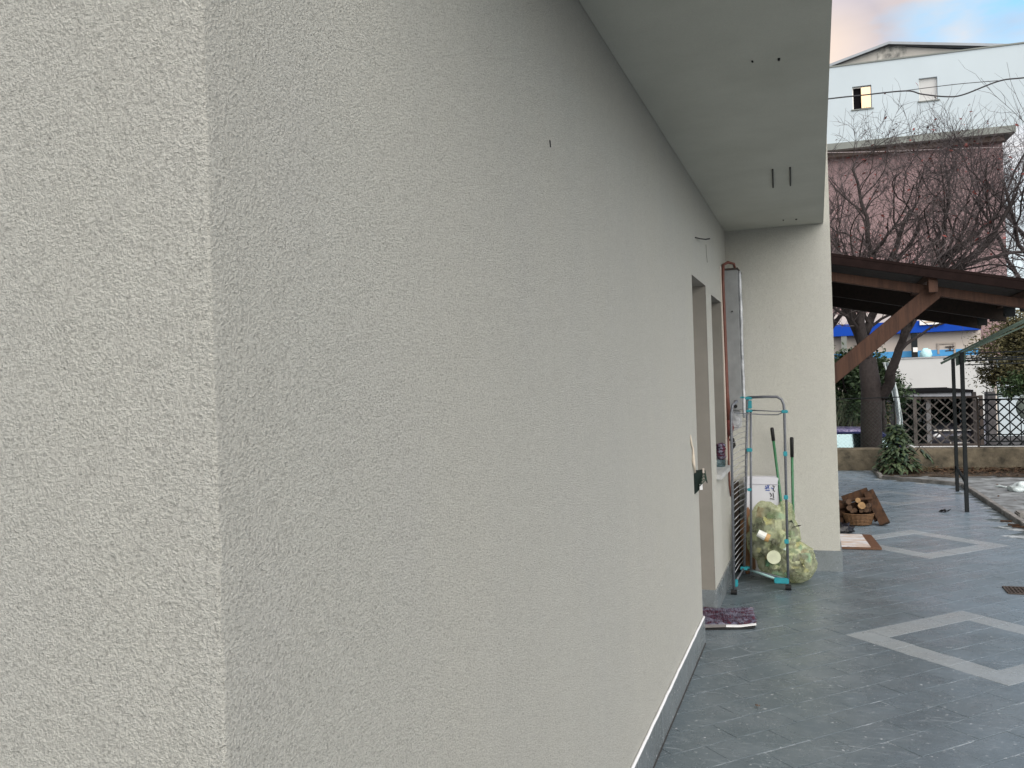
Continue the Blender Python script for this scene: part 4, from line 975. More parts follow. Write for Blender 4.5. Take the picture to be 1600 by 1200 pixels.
while xx < LX1:
    for sg in (1, -1):
        pa, pb = (Vector((xx, LY+.02*sg, LZ0)), Vector((xx+hh, LY+.02*sg, LZ1))) if sg == 1 else (Vector((xx+hh, LY-.02, LZ0)), Vector((xx, LY-.02, LZ1)))
        d = pb-pa; t0, t1 = 0., 1.
        for (lim, s_) in ((LX0, 1), (LX1, -1)):
            fa, fb_ = (pa.x-lim)*s_, (pb.x-lim)*s_
            if fa < 0 and fb_ < 0: t1 = -1
            elif fa < 0: t0 = max(t0, fa/(fa-fb_))
            elif fb_ < 0: t1 = min(t1, fa/(fa-fb_))
        if t1-t0 > .05: MB().beam(pa+d*t0, pa+d*t1, .012, .032, (0, 0, 1)).build('slat', M_SLW, lf)
    xx += sp_
# spiked gate to its right
sg_ = thing('spiked_railing', (5.5, 24, -1), 'black spiked iron railing across the street right of the lattice screen', 'railing')
RX0, RX1 = LX1+.05, LX1+4
MB().box((RX0, LY-.02, at(1560, 618, LY).z), (RX1, LY+.02, at(1560, 618, LY).z+.05)).build('top_rail', M_IRON, sg_)
MB().box((RX0, LY-.02, -.24), (RX1, LY+.02, -.20)).build('bottom_rail', M_IRON, sg_)
xx = RX0+.05; zt_ = at(1560, 607, LY).z; sm = MB().tube([(0, 0, -.319), (0, 0, zt_-.16), (0, 0, zt_-.14), (0, 0, zt_-.12), (0, 0, zt_)], [.012, .012, .022, .022, .002], 6).mesh('spike', M_IRON)
while xx < RX1: inst(sm, 'spike', sg_, (xx, LY, 0)); xx += .24
gp = at(1548, 650, LY+.3); tag(MB().box((gp.x-.11, LY+.2, -1), (gp.x+.11, LY+.42, at(1548, 612, LY+.2).z)).build('gate_pillar', simple('dark_brick_pillar', (.10, .095, .10, 1), .9, .4, 9), bevel=.01), 'dark grey pillar behind the lattice fence, right of the carport', 'pillar')
# round grey object at right edge
q = at(1616, 636, 15.6); m_ = MB(); m_.sphere(q, (.26, .05, .24), 24, 12)
rs = thing('round_shield', (q.x, q.y, -1), 'rounded grey disc on a pole at the right edge beside the bush', 'disc'); m_.build('disc', simple('grey_green_metal', (.20, .24, .22, 1), .6), rs, smooth=True)
MB().tube([(q.x, q.y+.04, -1), (q.x, q.y+.04, q.z)], .03, 8).build('pole', M_IRON, rs)

# ================================================================== VEGETATION
ZMAX = 6.0
def grow(mb_b, mb_t, p, d, ln, r_, lvl, maxl, rg, up=.25, tips=None):
    if p[2] > ZMAX: return
    n = 7 if lvl < 2 else 6 if lvl < 3 else 4
    pts = [Vector(p)]; rad = [r_]; q = Vector(p); dd = Vector(d).normalized()
    r_end = r_*(.5 if lvl < maxl else .35)
    for i in range(n):
        dd = (dd+Vector((rg.gauss(0, .24), rg.gauss(0, .24), rg.gauss(0, .18)+up*.16))).normalized()
        q = q+dd*ln/n; pts.append(q.copy()); rad.append(r_+(r_end-r_)*(i+1)/n)
    (mb_b if lvl < 3 else mb_t).tube(pts, rad, 10 if lvl == 0 else 7 if lvl == 1 else 5 if lvl < 3 else 3, cap=lvl < 2)
    if tips is not None and lvl >= maxl: tips.append(pts[-1])
    if lvl >= maxl: return
    k = (4, 6, 7, 6, 4)[min(lvl, 4)]
    for i in range(k):
        t = (.30+.68*(i+.5)/k) if lvl else .5+.5*(i+.5)/k; f = t*n; i0 = min(int(f), n-1)
        b = pts[i0].lerp(pts[i0+1], f-i0); tang = (pts[i0+1]-pts[i0]).normalized()
        perp = tang.orthogonal().normalized(); perp.rotate(Matrix.Rotation(i*2.4+rg.uniform(-.7, .7), 3, tang))
        sp = rg.uniform(.45, .85); nd = (tang*(1-sp*.35)+perp*sp).normalized()
        grow(mb_b, mb_t, b, nd, ln*rg.uniform(.42, .68), max(r_end*rg.uniform(.5, .75), .0036), lvl+1, maxl, rg, up, tips)
rg = random.Random(21)
TY = 15.6
tree = thing('bare_tree', (.82, TY, -1), 'large bare tree with dense purplish twigs rising behind the low garden wall', 'tree')
tb, tw, tips = MB(), MB(), []
base = Vector((.815, TY, -1.0)); fork = at(1362, 612, TY)
tb.tube([base, base+Vector((.0, 0, .6)), at(1362, 700, TY), at(1361, 650, TY), fork, at(1355, 560, TY)], [.22, .19, .172, .165, .165, .14], 14)
limbs = [
 ([(1372, 620), (1388, 600), (1398, 570), (1404, 548), (1418, 522), (1440, 480), (1470, 430)], .095),
 ([(1404, 548), (1412, 540), (1432, 526), (1452, 516), (1476, 505)], .035),
 ([(1358, 575), (1350, 540), (1345, 500), (1350, 440), (1362, 395)], .10),
 ([(1353, 560), (1335, 520), (1326, 480), (1318, 430)], .075),
 ([(1352, 520), (1372, 470), (1392, 425), (1410, 370), (1425, 330)], .07),
 ([(1345, 520), (1330, 470), (1310, 420), (1290, 380)], .055),
 ([(1410, 535), (1440, 450), (1480, 400), (1520, 370), (1560, 335)], .06),
 ([(1440, 480), (1462, 420), (1476, 370), (1480, 320), (1478, 260)], .05),
 ([(1460, 440), (1500, 420), (1550, 405), (1610, 390)], .045),
 ([(1476, 430), (1520, 400), (1565, 350), (1590, 300)], .05),
 ([(1362, 395), (1352, 350), (1345, 300), (1335, 255)], .045),
]
for li, (pp, r_) in enumerate(limbs):
    dy = 0; pts = []
    ydir = rg.uniform(-.45, .45)
    for i, (x_, y_) in enumerate(pp): pts.append(at(x_, y_, TY+ydir*i*.45+(.02 if i == 0 else 0)))
    rad = [r_*(1-.62*i/(len(pts)-1)) for i in range(len(pts))]
    fp, fr2 = [], []
    for i in range(len(pts)-1):
        for k in range(4):
            q = pts[i].lerp(pts[i+1], k/4); w_ = .05 if (i or k) else 0; fp.append(q+Vector((noise.noise(q*2.3), noise.noise(q*2.3+Vector((9, 0, 0))), noise.noise(q*2.3+Vector((0, 9, 0)))))*w_*1.6); fr2.append(rad[i]+(rad[i+1]-rad[i])*k/4)
    fp.append(pts[-1]); fr2.append(rad[-1]); tb.tube(fp, fr2, 9)
    for i in range(1, len(pts)):
        if pts[i].z < 2.3 and i < len(pts)-1: continue
        for kk in range(3 if i < len(pts)-1 else 5):
            tang = (pts[i]-pts[i-1]).normalized(); a = Vector((rg.gauss(0, .6), rg.gauss(0, .6), rg.uniform(.0, .6)))
            grow(tb, tw, pts[i-1].lerp(pts[i], rg.random()), (tang*.7+a), rg.uniform(.85, 1.5)*(1 if pts[i].z < 4.6 else .75), rad[i]*.5, 2, 4, rg, .35, tips)
tb.build('trunk', M_BARK, tree, smooth=True, clean=False); tag(tw.build('twigs', M_TWIG, tree, clean=False), kind='stuff')
m_ = leaf_quads([t for t in tips if rg.random() < .10], .035, 1.0); tag(m_.build('dry_leaves', M_DRY, tree, clean=False), kind='stuff')
print('tips', len(tips))
# second bare tree behind
def bare2(px_, py_, Y_, label, seed, ln, r_):
    rg2 = random.Random(seed); b_ = at(px_, py_, Y_); t_ = thing('bare_tree', (b_.x, Y_, -1), label, 'tree')
    a, b = MB(), MB(); pts = [(b_.x, Y_, -1), (b_.x+.05, Y_, .5), (b_.x, Y_, 2.2)]; a.tube(pts, [r_*1.2, r_, r_*.8], 10)
    for k in range(6):
        grow(a, b, Vector((b_.x, Y_, 1.9+.06*k)), (math.cos(k*1.05+.3)*.55, math.sin(k*1.05+.3)*.5, 1), ln*rg2.uniform(.8, 1.2), r_*.5, 1, 4, rg2, .45)
    a.build('trunk', M_BARK, t_, smooth=True, clean=False); tag(b.build('twigs', M_TWIG, t_, clean=False), kind='stuff')
bare2(1286, 560, 19.5, 'slimmer bare tree with twigs fanning up behind the big trunk, left side', 5, 2.7, .10)
bare2(1640, 560, 18.5, 'bare tree at the right edge whose twigs cross the pale sky', 8, 2.9, .10)

def foliage(cent, rad, n, size, rg, drop=0, clumps=26):
    m_ = MB(); cent = Vector(cent); cs = []
    for _ in range(clumps):
        d = Vector((rg.gauss(0, 1), rg.gauss(0, 1), rg.gauss(0, 1))).normalized()*rg.uniform(.35, 1.0)
        cs.append((Vector((d.x*rad[0], d.y*rad[1], d.z*rad[2])), rg.uniform(.18, .38)))
    for _ in range(n):
        c, k = rg.choice(cs); o = Vector((rg.gauss(0, k*rad[0]*.5), rg.gauss(0, k*rad[1]*.5), rg.gauss(0, k*rad[2]*.5)))
        p = cent+c+o; s_ = size*rg.uniform(.6, 1.4)
        d = Vector((rg.gauss(0, 1), rg.gauss(0, 1), rg.gauss(0, .6)-drop)).normalized()*s_; e_ = d.cross(Vector((rg.gauss(0, 1), rg.gauss(0, 1), rg.gauss(0, 1)))).normalized()*s_*.4
        m_.add([p-d, p+e_, p+d, p-e_], [(0, 1, 2, 3)])
    return m_
def bush(name, cent, rad, n, size, mt, label, cat, zbase, seed, clumps=26):
    rg_ = random.Random(seed); t_ = thing(name, (cent[0], cent[1], zbase), label, cat)
    foliage(cent, rad, n, size, rg_, 0, clumps).build('foliage', mt, t_, clean=False)
    m_ = MB(); m_.tube([(cent[0], cent[1], zbase), (cent[0]+.03, cent[1], (zbase+cent[2])/2), (cent[0], cent[1], cent[2])], [.09, .07, .03], 8)
    for k in range(7):
        a = k*.9; m_.tube([(cent[0], cent[1], cent[2]-rad[2]*.5), (cent[0]+math.cos(a)*rad[0]*.5, cent[1]+math.sin(a)*rad[1]*.5, cent[2]+rad[2]*.3*rg_.random())], [.03, .012], 5)
    m_.build('trunk', M_BARK, t_, smooth=True, clean=False)
c = at(1618, 548, 14.2); bush('olive_tree', (c.x, 14.2, c.z), (.78, .8, .64), 34000, .024, M_LF2, 'brownish green leafy tree at the right edge beyond the metal frame', 'tree', -.0, 3, 60)
c = at(1615, 600, 13.7); bush('evergreen_bush', (c.x+.02, 13.7, c.z), (.45, .4, .26), 5000, .026, M_LF1, 'dark green leafy bush under the brownish tree at the right edge', 'bush', 0, 13, 30)
c = at(1325, 612, 20.5); bush('evergreen_bush', (c.x, 20.5, c.z+.1), (1.1, .9, .85), 16000, .05, M_LF1, 'dark evergreen bush behind the big trunk and the blue car', 'bush', -1, 4, 50)
c = at(1345, 655, 21.5); bush('hedge', (c.x, 22, c.z-.1), (.75, .6, .5), 9000, .06, M_LF2, 'low brownish hedge behind the blue car roof', 'hedge', -1, 6, 40)
c = at(1376, 592, 20.5); bush('evergreen_bush', (c.x, 20.3, c.z), (.20, .4, .42), 2500, .05, M_LF1, 'narrow dark green bush right of the big tree trunk', 'bush', -1, 14, 20)
# hanging palm like fronds
m_ = MB(); rg_ = random.Random(3)
for k in range(70):
    p = at(rg_.uniform(1304, 1345), rg_.uniform(612, 640), 20); q = p+Vector((rg_.uniform(-.35, .1), 0, -rg_.uniform(.25, .7)))
    m_.tube([p, p.lerp(q, .5)+Vector((.04, 0, .06)), q], [.006, .009, .002], 3)
tag(m_.build('frond_clump', leafmat('pale_green_fronds', (.06, .08, .04, 1), (.20, .22, .14, 1)), clean=False), 'pale drooping fronds hanging over the blue car beside the house', 'plant', kind='stuff')

# the conical leafy bush at the kerb
lb = thing('leafy_bush', (1.12, 14.3, 0), 'conical glossy green bush growing at the kerb corner by the low wall', 'bush')
m_ = MB(); st = MB(); rg_ = random.Random(12)
LYc = 14.25; bc2 = Vector((at(1402, 735, LYc).x, LYc, .02))
def big_leaf(p, d, s_):
    d = Vector(d).normalized(); sd_ = d.cross(Vector((0, 0, 1)));
    sd_ = sd_.normalized() if sd_.length > .01 else Vector((1, 0, 0)); nn = sd_.cross(d)
    tip = p+d*s_-Vector((0, 0, s_*.35))
    md_ = p+d*s_*.5
    w_ = s_*.25
    m_.add([p, md_+sd_*w_-nn*.15*w_, tip, md_-sd_*w_-nn*.15*w_, md_+nn*w_*.3], [(0, 1, 4), (1, 2, 4), (2, 3, 4), (3, 0, 4)])
for k in range(820):
    h = rg_.random()**1.15; z = .06+.66*h; rr_ = (.27*(1-h)+.04)*math.sqrt(rg_.random()); a = rg_.uniform(0, 6.283)
    p = bc2+Vector((math.cos(a)*rr_, math.sin(a)*rr_, z)); big_leaf(p, (math.cos(a)+rg_.gauss(0, .3), math.sin(a)+rg_.gauss(0, .3), rg_.uniform(-.5, .5)), rg_.uniform(.07, .14))
for k in range(26):
    p = at(1436+rg_.uniform(0, 16), 708+rg_.uniform(0, 14), LYc-.1); p.z = .42-.9*(p.x-at(1436, 708, LYc).x)+rg_.uniform(-.03, .03)-.05; big_leaf(p, (.8, rg_.gauss(0, .5), -.7), .10)
for k in range(9):
    a = k*.7; st.tube([bc2, bc2+Vector((math.cos(a)*.06, math.sin(a)*.06, .3)), bc2+Vector((math.cos(a)*.16, math.sin(a)*.14, .34+.04*k))], [.012, .009, .003], 5)
st.tube([bc2+Vector((.1, 0, .1)), bc2+Vector((.33, -.05, .42)), bc2+Vector((.50, -.1, .22))], [.01, .007, .003], 5)
m_.build('foliage', M_LF3, lb, clean=False); st.build('stem', M_BARK, lb, smooth=True, clean=False)
q = at(1424, 697, 14.9); tag(MB().beam(q+Vector((-.05, -.03, .03)), q+Vector((.05, -.03, -.02)), .04, .025).build('white_stone', M_WSTN, bevel=.005), 'small white stone on the low wall beside the conical bush', 'stone')
# weeds and grass along the wall foot
pts = []
gm = MB()
for k in range(500):
    x_ = rg_.choice((rg_.uniform(.9, 1.6), rg_.uniform(1.6, 5.5))); y_ = 14.7-abs(rg_.gauss(0, .25)); h = rg_.uniform(.03, .10)
    if y_ < 13.0: continue
    p = Vector((x_, y_, .01)); q = p+Vector((rg_.gauss(0, .03), rg_.gauss(0, .02), h)); gm.add([p-Vector((.004, 0, 0)), p+Vector((.004, 0, 0)), q], [(0, 1, 2)])
tag(gm.build('weeds', M_LF2, clean=False), 'sparse olive weeds growing from the bed under the low wall', kind='stuff')

# white plastic sheet hanging by the trunk
m_ = MB(); vs = []
path = [(1384, 566), (1391, 585), (1397, 606), (1402, 630), (1404, 655), (1404, 678)]
for (x_, y_) in path:
    for s_ in range(5): vs.append(at(x_-5+2.4*s_+(0 if y_ < 650 else 2), y_, 19.7+.12*math.sin(s_*2+y_*.05)))
fs = [(i*5+k, i*5+k+1, (i+1)*5+k+1, (i+1)*5+k) for i in range(len(path)-1) for k in range(4)]
n0 = len(vs); vs += [v+Vector((0, .03, 0)) for v in vs]; fs2 = [tuple(n0+i for i in reversed(f)) for f in fs]
tag(m_.add(vs, fs+fs2).build('plastic_sheet', M_TARP, smooth=True), 'white plastic sheet draped right of the big tree trunk', 'sheet')
# ================================================================== CARS
def car(name, loc, rz, label, body, roof, L_=4.0, W_=1.66, Hh=1.46, hood=.86, belt=.92, boxy=0):
    t_ = thing(name, (0, 0, 0), label, 'car'); hw = W_/2
    fx, bx_ = L_/2, -L_/2
    prof = [(bx_+.05, .30), (bx_, .55), (bx_+.03, belt), (bx_+.25, belt+.02), (fx-1.05-.0, belt-.01), (fx-.30, hood-.10), (fx-.04, hood-.24), (fx, .48), (fx-.06, .26)]
    m_ = MB(); n = len(prof); vs = []
    for (f, ins) in ((-1, .10), (-1, 0), (1, 0), (1, .10)):
        for (x_, z_) in prof:
            k = 1 if ins == 0 else .93; vs.append((x_*(.985 if ins else 1), f*(hw-ins*.4), .26+(z_-.26)*(k if ins else 1)))
    fs = []
    # cross-section order: left-inset?, keep simple closed loft left->right
    for a in range(3):
        for i in range(n): fs.append((a*n+i, a*n+(i+1) % n, (a+1)*n+(i+1) % n, (a+1)*n+i))
    fs += [tuple(range(n)), tuple(reversed(range(3*n, 4*n)))]
    vs2 = []
    for idx, (f, side) in enumerate(((-1, hw), (-1, hw-.0), (1, hw-.0), (1, hw))): pass
    m_.add(vs, fs).build('body', body, t_, bevel=.03, smooth=True)
    # greenhouse
    top = [(bx_+.45, Hh-.04), (bx_+.9, Hh), (fx-1.95, Hh-.01), (fx-2.15+.45, Hh-.06)]
    rw = hw-.20
    r0 = (bx_+.12, belt+.0); r1 = (bx_+.42, Hh-.06); r2 = (fx-1.75, Hh-.05); r3 = (fx-1.0, belt-.02)
    rf = MB(); sec = [(r1[0], Hh-.07), (r1[0]+.3, Hh-.01), ((r1[0]+r2[0])/2, Hh), (r2[0]-.25, Hh-.02), (r2[0]+.03, Hh-.075)]
    vs = []
    for (x_, z_) in sec:
        for y_, dz in ((-rw-.02, -.05), (-rw+.03, -.015), (-rw*.5, 0), (0, .008), (rw*.5, 0), (rw-.03, -.015), (rw+.02, -.05)): vs.append((x_, y_, z_+dz))
    k7 = 7; fs = [(i*k7+j, (i+1)*k7+j, (i+1)*k7+j+1, i*k7+j+1) for i in range(4) for j in range(6)]
    lo = len(vs); vs += [(v[0], v[1], v[2]-.03) for v in vs]; fs += [tuple(lo+i for i in reversed(f)) for f in fs]
    rf.add(vs, fs).build('roof', roof, t_, smooth=True)
    for s_ in (-1, 1):
        yb, yt = s_*(hw-.06), s_*rw
        xm = (r1[0]+r2[0])/2+.05
        def P_(x_, z_): k = (z_-belt)/(Hh-.07-belt); return Vector((x_, yb+(yt-yb)*k, z_))
        for a, b, wd in ((P_(r0[0]+.05, belt), P_(r1[0], Hh-.07), .10), (P_(xm, belt), P_(xm-.03, Hh-.07), .07), (P_(r3[0], belt-.02), P_(r2[0], Hh-.075), .055), (P_(r1[0], Hh-.08), P_(r2[0], Hh-.08), .035)):
            MB().beam(a, b, .05, wd, (0, s_, 0) if False else (0, 0, 1) if abs((b-a).normalized().z) < .9 else (1, 0, 0)).build('pillar', body, t_)
        for xa, xb, xc, xd in ((r0[0]+.14, xm-.05, xm-.07, r1[0]+.08), (xm+.05, r3[0]-.08, r2[0]-.06, xm+.02)):
            q = [P_(xa, belt+.015), P_(xb, belt+.015), P_(xc, Hh-.11), P_(xd, Hh-.11)]
            MB().add(q+[p-Vector((0, s_*.008, 0)) for p in q], [(0, 1, 2, 3), (7, 6, 5, 4), (0, 4, 5, 1), (1, 5, 6, 2), (2, 6, 7, 3), (3, 7, 4, 0)]).build('side_window', M_GLC, t_)
        MB().box((r3[0]-.28, s_*hw-(.0 if s_ < 0 else -.0)-(.16 if s_ < 0 else 0), belt+.0), (r3[0]-.12, s_*hw+(.16 if s_ > 0 else 0), belt+.13)).build('mirror', body, t_, bevel=.02)
        hl = MB(); hl.sphere((fx-.12, s_*(hw-.28), .66), (.12, .17, .09), 14, 8); hl.build('headlight', M_LAMP, t_, smooth=True)
        MB().box((bx_-.012, s_*(hw-.2)-.1, .62), (bx_+.06, s_*(hw-.2)+.1, .85)).build('tail_light', simple('red_lamp', (.4, .01, .01, 1), .2), t_, bevel=.01)
        for x_ in (fx-.78, bx_+.72):
            wh = MB().tube([(x_, s_*(hw-.20), .31), (x_, s_*(hw+.01), .31)], .31, 22).build('wheel', M_RUB, t_, bevel=0)
            MB().tube([(x_, s_*(hw+.011), .31), (x_, s_*(hw+.02), .31)], .19, 16).build('rim', M_RIM, wh)
    q = [Vector((r3[0], -hw+.13, belt-.01)), Vector((r3[0], hw-.13, belt-.01)), Vector((r2[0]+.02, rw-.04, Hh-.09)), Vector((r2[0]+.02, -rw+.04, Hh-.09))]
    MB().add(q+[p-Vector((.008, 0, .004)) for p in q], [(0, 1, 2, 3), (7, 6, 5, 4), (0, 4, 5, 1), (1, 5, 6, 2), (2, 6, 7, 3), (3, 7, 4, 0)]).build('windscreen', M_GLC, t_)
    q = [Vector((r0[0]-.0, -hw+.15, belt+.01)), Vector((r0[0], hw-.15, belt+.01)), Vector((r1[0]-.01, rw-.04, Hh-.10)), Vector((r1[0]-.01, -rw+.04, Hh-.10))]
    MB().add(q+[p+Vector((.008, 0, .004)) for p in q], [(0, 1, 2, 3), (7, 6, 5, 4), (0, 4, 5, 1), (1, 5, 6, 2), (2, 6, 7, 3), (3, 7, 4, 0)]).build('rear_window', M_GLC, t_)
    for x_ in (xm+.0, bx_+.9):
        for y_ in (-.36, .36):
            s__ = MB().box((x_-.10, y_-.24, .5), (x_+.02, y_+.24, 1.05)).build('seat', M_SEAT, t_, bevel=.04)
            MB().box((x_-.09, y_-.12, 1.10), (x_-.0, y_+.12, 1.28)).box((x_-.05, y_-.05, 1.05), (x_-.04, y_+.05, 1.1)).build('headrest', M_SEAT, s__)
    MB().box((fx-.004, -.28, .52), (fx+.02, .28, .66)).build('grille', M_BLK, t_)
    MB().box((fx+.001, -.26, .36), (fx+.025, .26, .47)).build('number_plate', M_SIGNW, t_)
    MB().box((fx-.10, -hw+.2, hood-.175), (fx+.01, hw-.2, hood-.14)).build('bonnet_edge_or_reflection', M_SIGNW if boxy else body, t_, bevel=.005)  # boxy car: bright bonnet reflections painted as a white strip
    t_.location = loc; t_.rotation_euler = (0, 0, rz)
    return t_
car('parked_car', (.66, 18.4, -1.0), 0, 'dark blue hatchback with a frosted roof parked behind the low wall', M_CARB, M_CARF, 4.3, 1.66, 1.50)
car('parked_car', (3.86, 30.2, -1.0), R(-90), 'grey car facing out of the dark carport behind the wooden lattice', M_CARG, M_CARG, 4.2, 1.74, 1.60, .98, 1.02, 1)
car_list = [o for o in col.objects if o.name.startswith('parked_car')]

# ================================================================== CARPORT AND FAR BUILDINGS
cpt = thing('carport', (3, 30, -1), 'low dark flat-roofed carport across the street with a grey car inside', 'carport')
QX0, QX1 = at(1398, 612, 27.5).x, at(1521, 612, 27.5).x; zq = at(1460, 613, 27.5).z
MB().box((QX0, 27.5, zq-.02), (QX1, 33.5, zq+.045)).build('roof', simple('black_roofing', (.012, .012, .013, 1), 1.0, .2, spec=.0), cpt)
MB().box((QX0+.05, 27.55, zq-.16), (QX1-.05, 27.6, zq-.021)).build('fascia', simple('grey_band', (.26, .27, .30, 1), .7), cpt)
MB().box((QX0-.05, 33.51, -1), (QX1+.1, 33.7, zq+.05)).build('back_wall', simple('dark_back_wall', (.03, .026, .024, 1), .9), cpt)
MB().box((QX0-.05, 27.6, -1), (QX0-.002, 33.5, zq-.022)).box((QX1+.002, 27.7, -1), (QX1+.1, 33.5, zq-.022)).build('side_wall', simple('dark_side_wall', (.035, .03, .03, 1), .9), cpt)
fr_ = MB().prism([(0, 0), (.10, 0), (.05, -.11)], 'y', 0, .01).mesh('scallop', M_BLK)
xx = QX0+.1
while xx < QX1-.15: inst(fr_, 'scallop', cpt, (xx, 27.53, zq-.16)); xx += .13
xx = QX0+.9; MB().box((xx-.06, 27.7, -1), (xx+.06, 27.8, zq-.17)).build('post', simple('grey_post', (.15, .15, .155, 1), .8), cpt)

# white boundary building
q0, q1_ = at(1385, 562, 38), at(1640, 553, 38)
wbld = thing('white_building', (6, 38, -1), 'plain white low building wall behind the carport', 'building')
MB().box((q0.x, 38, -1), (q0.x+3.9, 44, q0.z)).build('wall', M_CREAM2, wbld); MB().box((q0.x+3.905, 37.9, -1), (q0.x+14, 44, q0.z-.03)).build('extension_wall', M_BLDW, wbld)
MB().box((q0.x, 37.96, q0.z+.002), (q0.x+3.9, 44.02, q0.z+.05)).build('coping', simple('grey_coping', (.35, .36, .38, 1), .8), wbld)
MB().tube([(q0.x+3.85, 37.93, -1), (q0.x+3.85, 37.93, q0.z)], .05, 8).build('downpipe', M_CREAM, wbld)

# blue and cream building
bb_ = thing('blue_fascia_building', (4, 50, -1), 'cream single-storey building with a royal blue fascia and light blue stripe', 'building')
z_st = at(1470, 552, 50).z; z_f0 = at(1470, 518, 50).z; z_f1 = at(1470, 504, 50).z+.15
MB().box((-14, 50.6, -1), (8.1, 60, z_f1+.6)).build('wall', M_CREAM, bb_)
MB().box((-14, 49.9, z_f0), (8.0, 50.598, z_f1)).build('fascia', M_BLUE, bb_)
MB().box((-14, 50.55, z_st-.13), (8.0, 50.597, z_st+.20)).build('stripe', M_LBL, bb_)
for px_, w__, mt in ((1319, .14, M_SLAB), (1429, .14, M_IRON), (1345, .1, M_SLAB)):
    q = at(px_, 540, 50.0); MB().box((q.x-w__, 49.95, -1), (q.x+w__, 50.2, z_f0-.002)).build('column', mt, bb_)
q = at(1430, 547, 49.9); MB().box((q.x-.10, 49.90, q.z-.1), (q.x+.12, 49.948, q.z+.14)).build('plate', M_SIGNW, bb_)
qa, qb = at(1437, 508, 49.8), at(1475, 499, 49.8); sgn = MB().box((qa.x, 49.75, qa.z), (qb.x, 49.88, qb.z)).build('sign', M_SIGNW, bb_)
MB().box((qa.x+.2, 49.735, qa.z+.10), (qa.x+.9, 49.748, qa.z+.17)).box((qa.x+1.0, 49.735, qa.z+.12), (qb.x-.15, 49.748, qa.z+.16)).build('lettering', simple('tan_lettering', (.45, .33, .22, 1), .6), sgn)
a, b = at(1466, 536, 50.5), at(1492, 552, 50.5)
gw = MB()
for x_ in (a.x, b.x): gw.box((x_-.05, 50.52, b.z), (x_+.05, 50.548, a.z))
gw.box((a.x+.051, 50.52, a.z-.07), (b.x-.051, 50.548, a.z)); gw = gw.build('window', simple('tan_frame', (.38, .33, .29, 1), .8), bb_)
c_ = at(1484, 545, 50.5); MB().box((c_.x-.2, 50.52, c_.z+.08), (c_.x+.22, 50.548, c_.z+.14)).box((c_.x-.02, 50.515, c_.z-.1), (c_.x+.06, 50.519, c_.z+.16)).box((c_.x-.2, 50.52, c_.z-.12), (c_.x+.2, 50.548, c_.z-.07)).build('bracket', M_RST, gw)
q = at(1447, 554, 45.5); m_ = MB().sphere(q, (.28, .2, .30), 12, 8, .5, 4); tag(m_.build('rooftop_tank', simple('pale_cyan_plastic', (.45, .72, .75, 1), .5), smooth=True), 'small pale cyan object on the white wall top in front of the blue stripe', 'tank')

# tall apartment block: pale blue upper floor over recessed pink wall
ab = thing('apartment_block', (0, 60, -1), 'tall pale blue and pink apartment block behind the bare tree', 'building')
AY = 60
def T2(x, z, Y=AY): return (x, z)
ang = R(-3.5)
RM = Matrix.Translation((6, AY, 0)) @ Matrix.Rotation(-ang, 4, 'Z') @ Matrix.Translation((-6, -AY, 0))
def apt(m_, name, mt, par=None, **k):
    m_.v = [tuple(RM @ Vector(v)) for v in m_.v]; return m_.build(name, mt, par or ab, **k)
# unrotated facade coords measured at AY
def fy(px_, py_):  # intersection with rotated facade plane, then un-rotated coords
    n = RM.to_3x3() @ Vector((0, -1, 0)); p0 = RM @ Vector((6, AY, 0)); d = ray(px_, py_); o = Vector((0, 0, EYE))
    t = (p0-o).dot(n)/d.dot(n); return RM.inverted() @ (o+d*t)
zb = fy(1440, 212).z; zt = fy(1440, 88).z
print('apt z', [round(fy(a, b).z, 2) for a, b in ((1303, 106), (1440, 88.5), (1600, 68), (1300, 222), (1440, 207), (1565, 195))])
XL, XRR = -22, 30
# upper floor with two window openings
wins = []
for (a, b, c, d) in ((1332, 134, 1362, 170), (1436, 121, 1465, 157)):
    p, q = fy(a, (b+d)/2), fy(c, (b+d)/2); z1_ = fy((a+c)/2, b).z; z0_ = fy((a+c)/2, d).z
    wins.append((p.x, q.x, z0_, z1_))
up = MB(); xs_ = [XL, wins[0][0], wins[0][1], wins[1][0], wins[1][1], XRR]
def uf(x0, x1, z0, z1): up.add([(x0, AY, z0), (x1, AY, z0), (x1, AY, z1), (x0, AY, z1)], [(0, 1, 2, 3)])
uf(XL, xs_[1], zb, zt); uf(xs_[2], xs_[3], zb, zt); uf(xs_[4], XRR, zb, zt)
for (x0, x1, z0, z1) in wins:
    uf(x0, x1, zb, z0); uf(x0, x1, z1, zt)
    for f in ([(x0, z0), (x0, z1)], [(x1, z1), (x1, z0)], [(x0, z1), (x1, z1)], [(x1, z0), (x0, z0)]):
        (xa, za), (xb, zb_) = f; up.add([(xa, AY, za), (xb, AY, zb_), (xb, AY+.3, zb_), (xa, AY+.3, za)], [(0, 1, 2, 3)])
up.add([(XL, AY, zt), (XRR, AY, zt), (XRR, AY+12, zt), (XL, AY+12, zt)], [(0, 1, 2, 3)]); up.add([(XL, AY, zb), (XRR, AY, zb), (XRR, AY, zt), (XL, AY, zt)], []) 
up.add([(XRR, AY, zb), (XRR, AY+12, zb), (XRR, AY+12, zt), (XRR, AY, zt)], [(0, 1, 2, 3)])
apt(up, 'upper_wall', M_BLDW, clean=False)
apt(MB().box((XL, AY-.06, zt+.002), (XRR, AY+.2, zt+.09)), 'roof_trim', M_SLAB)
cut = fy(1585, 200).x
apt(MB().box((XL, AY-.35, zb-.42), (cut, AY+2.2, zb-.003)), 'slab_edge', M_SLAB)
pk = fy(1567, 300).x
apt(MB().box((XL, AY+.9, -1), (pk+.3, AY+11, zb-.425)), 'pink_wall', M_PINK)
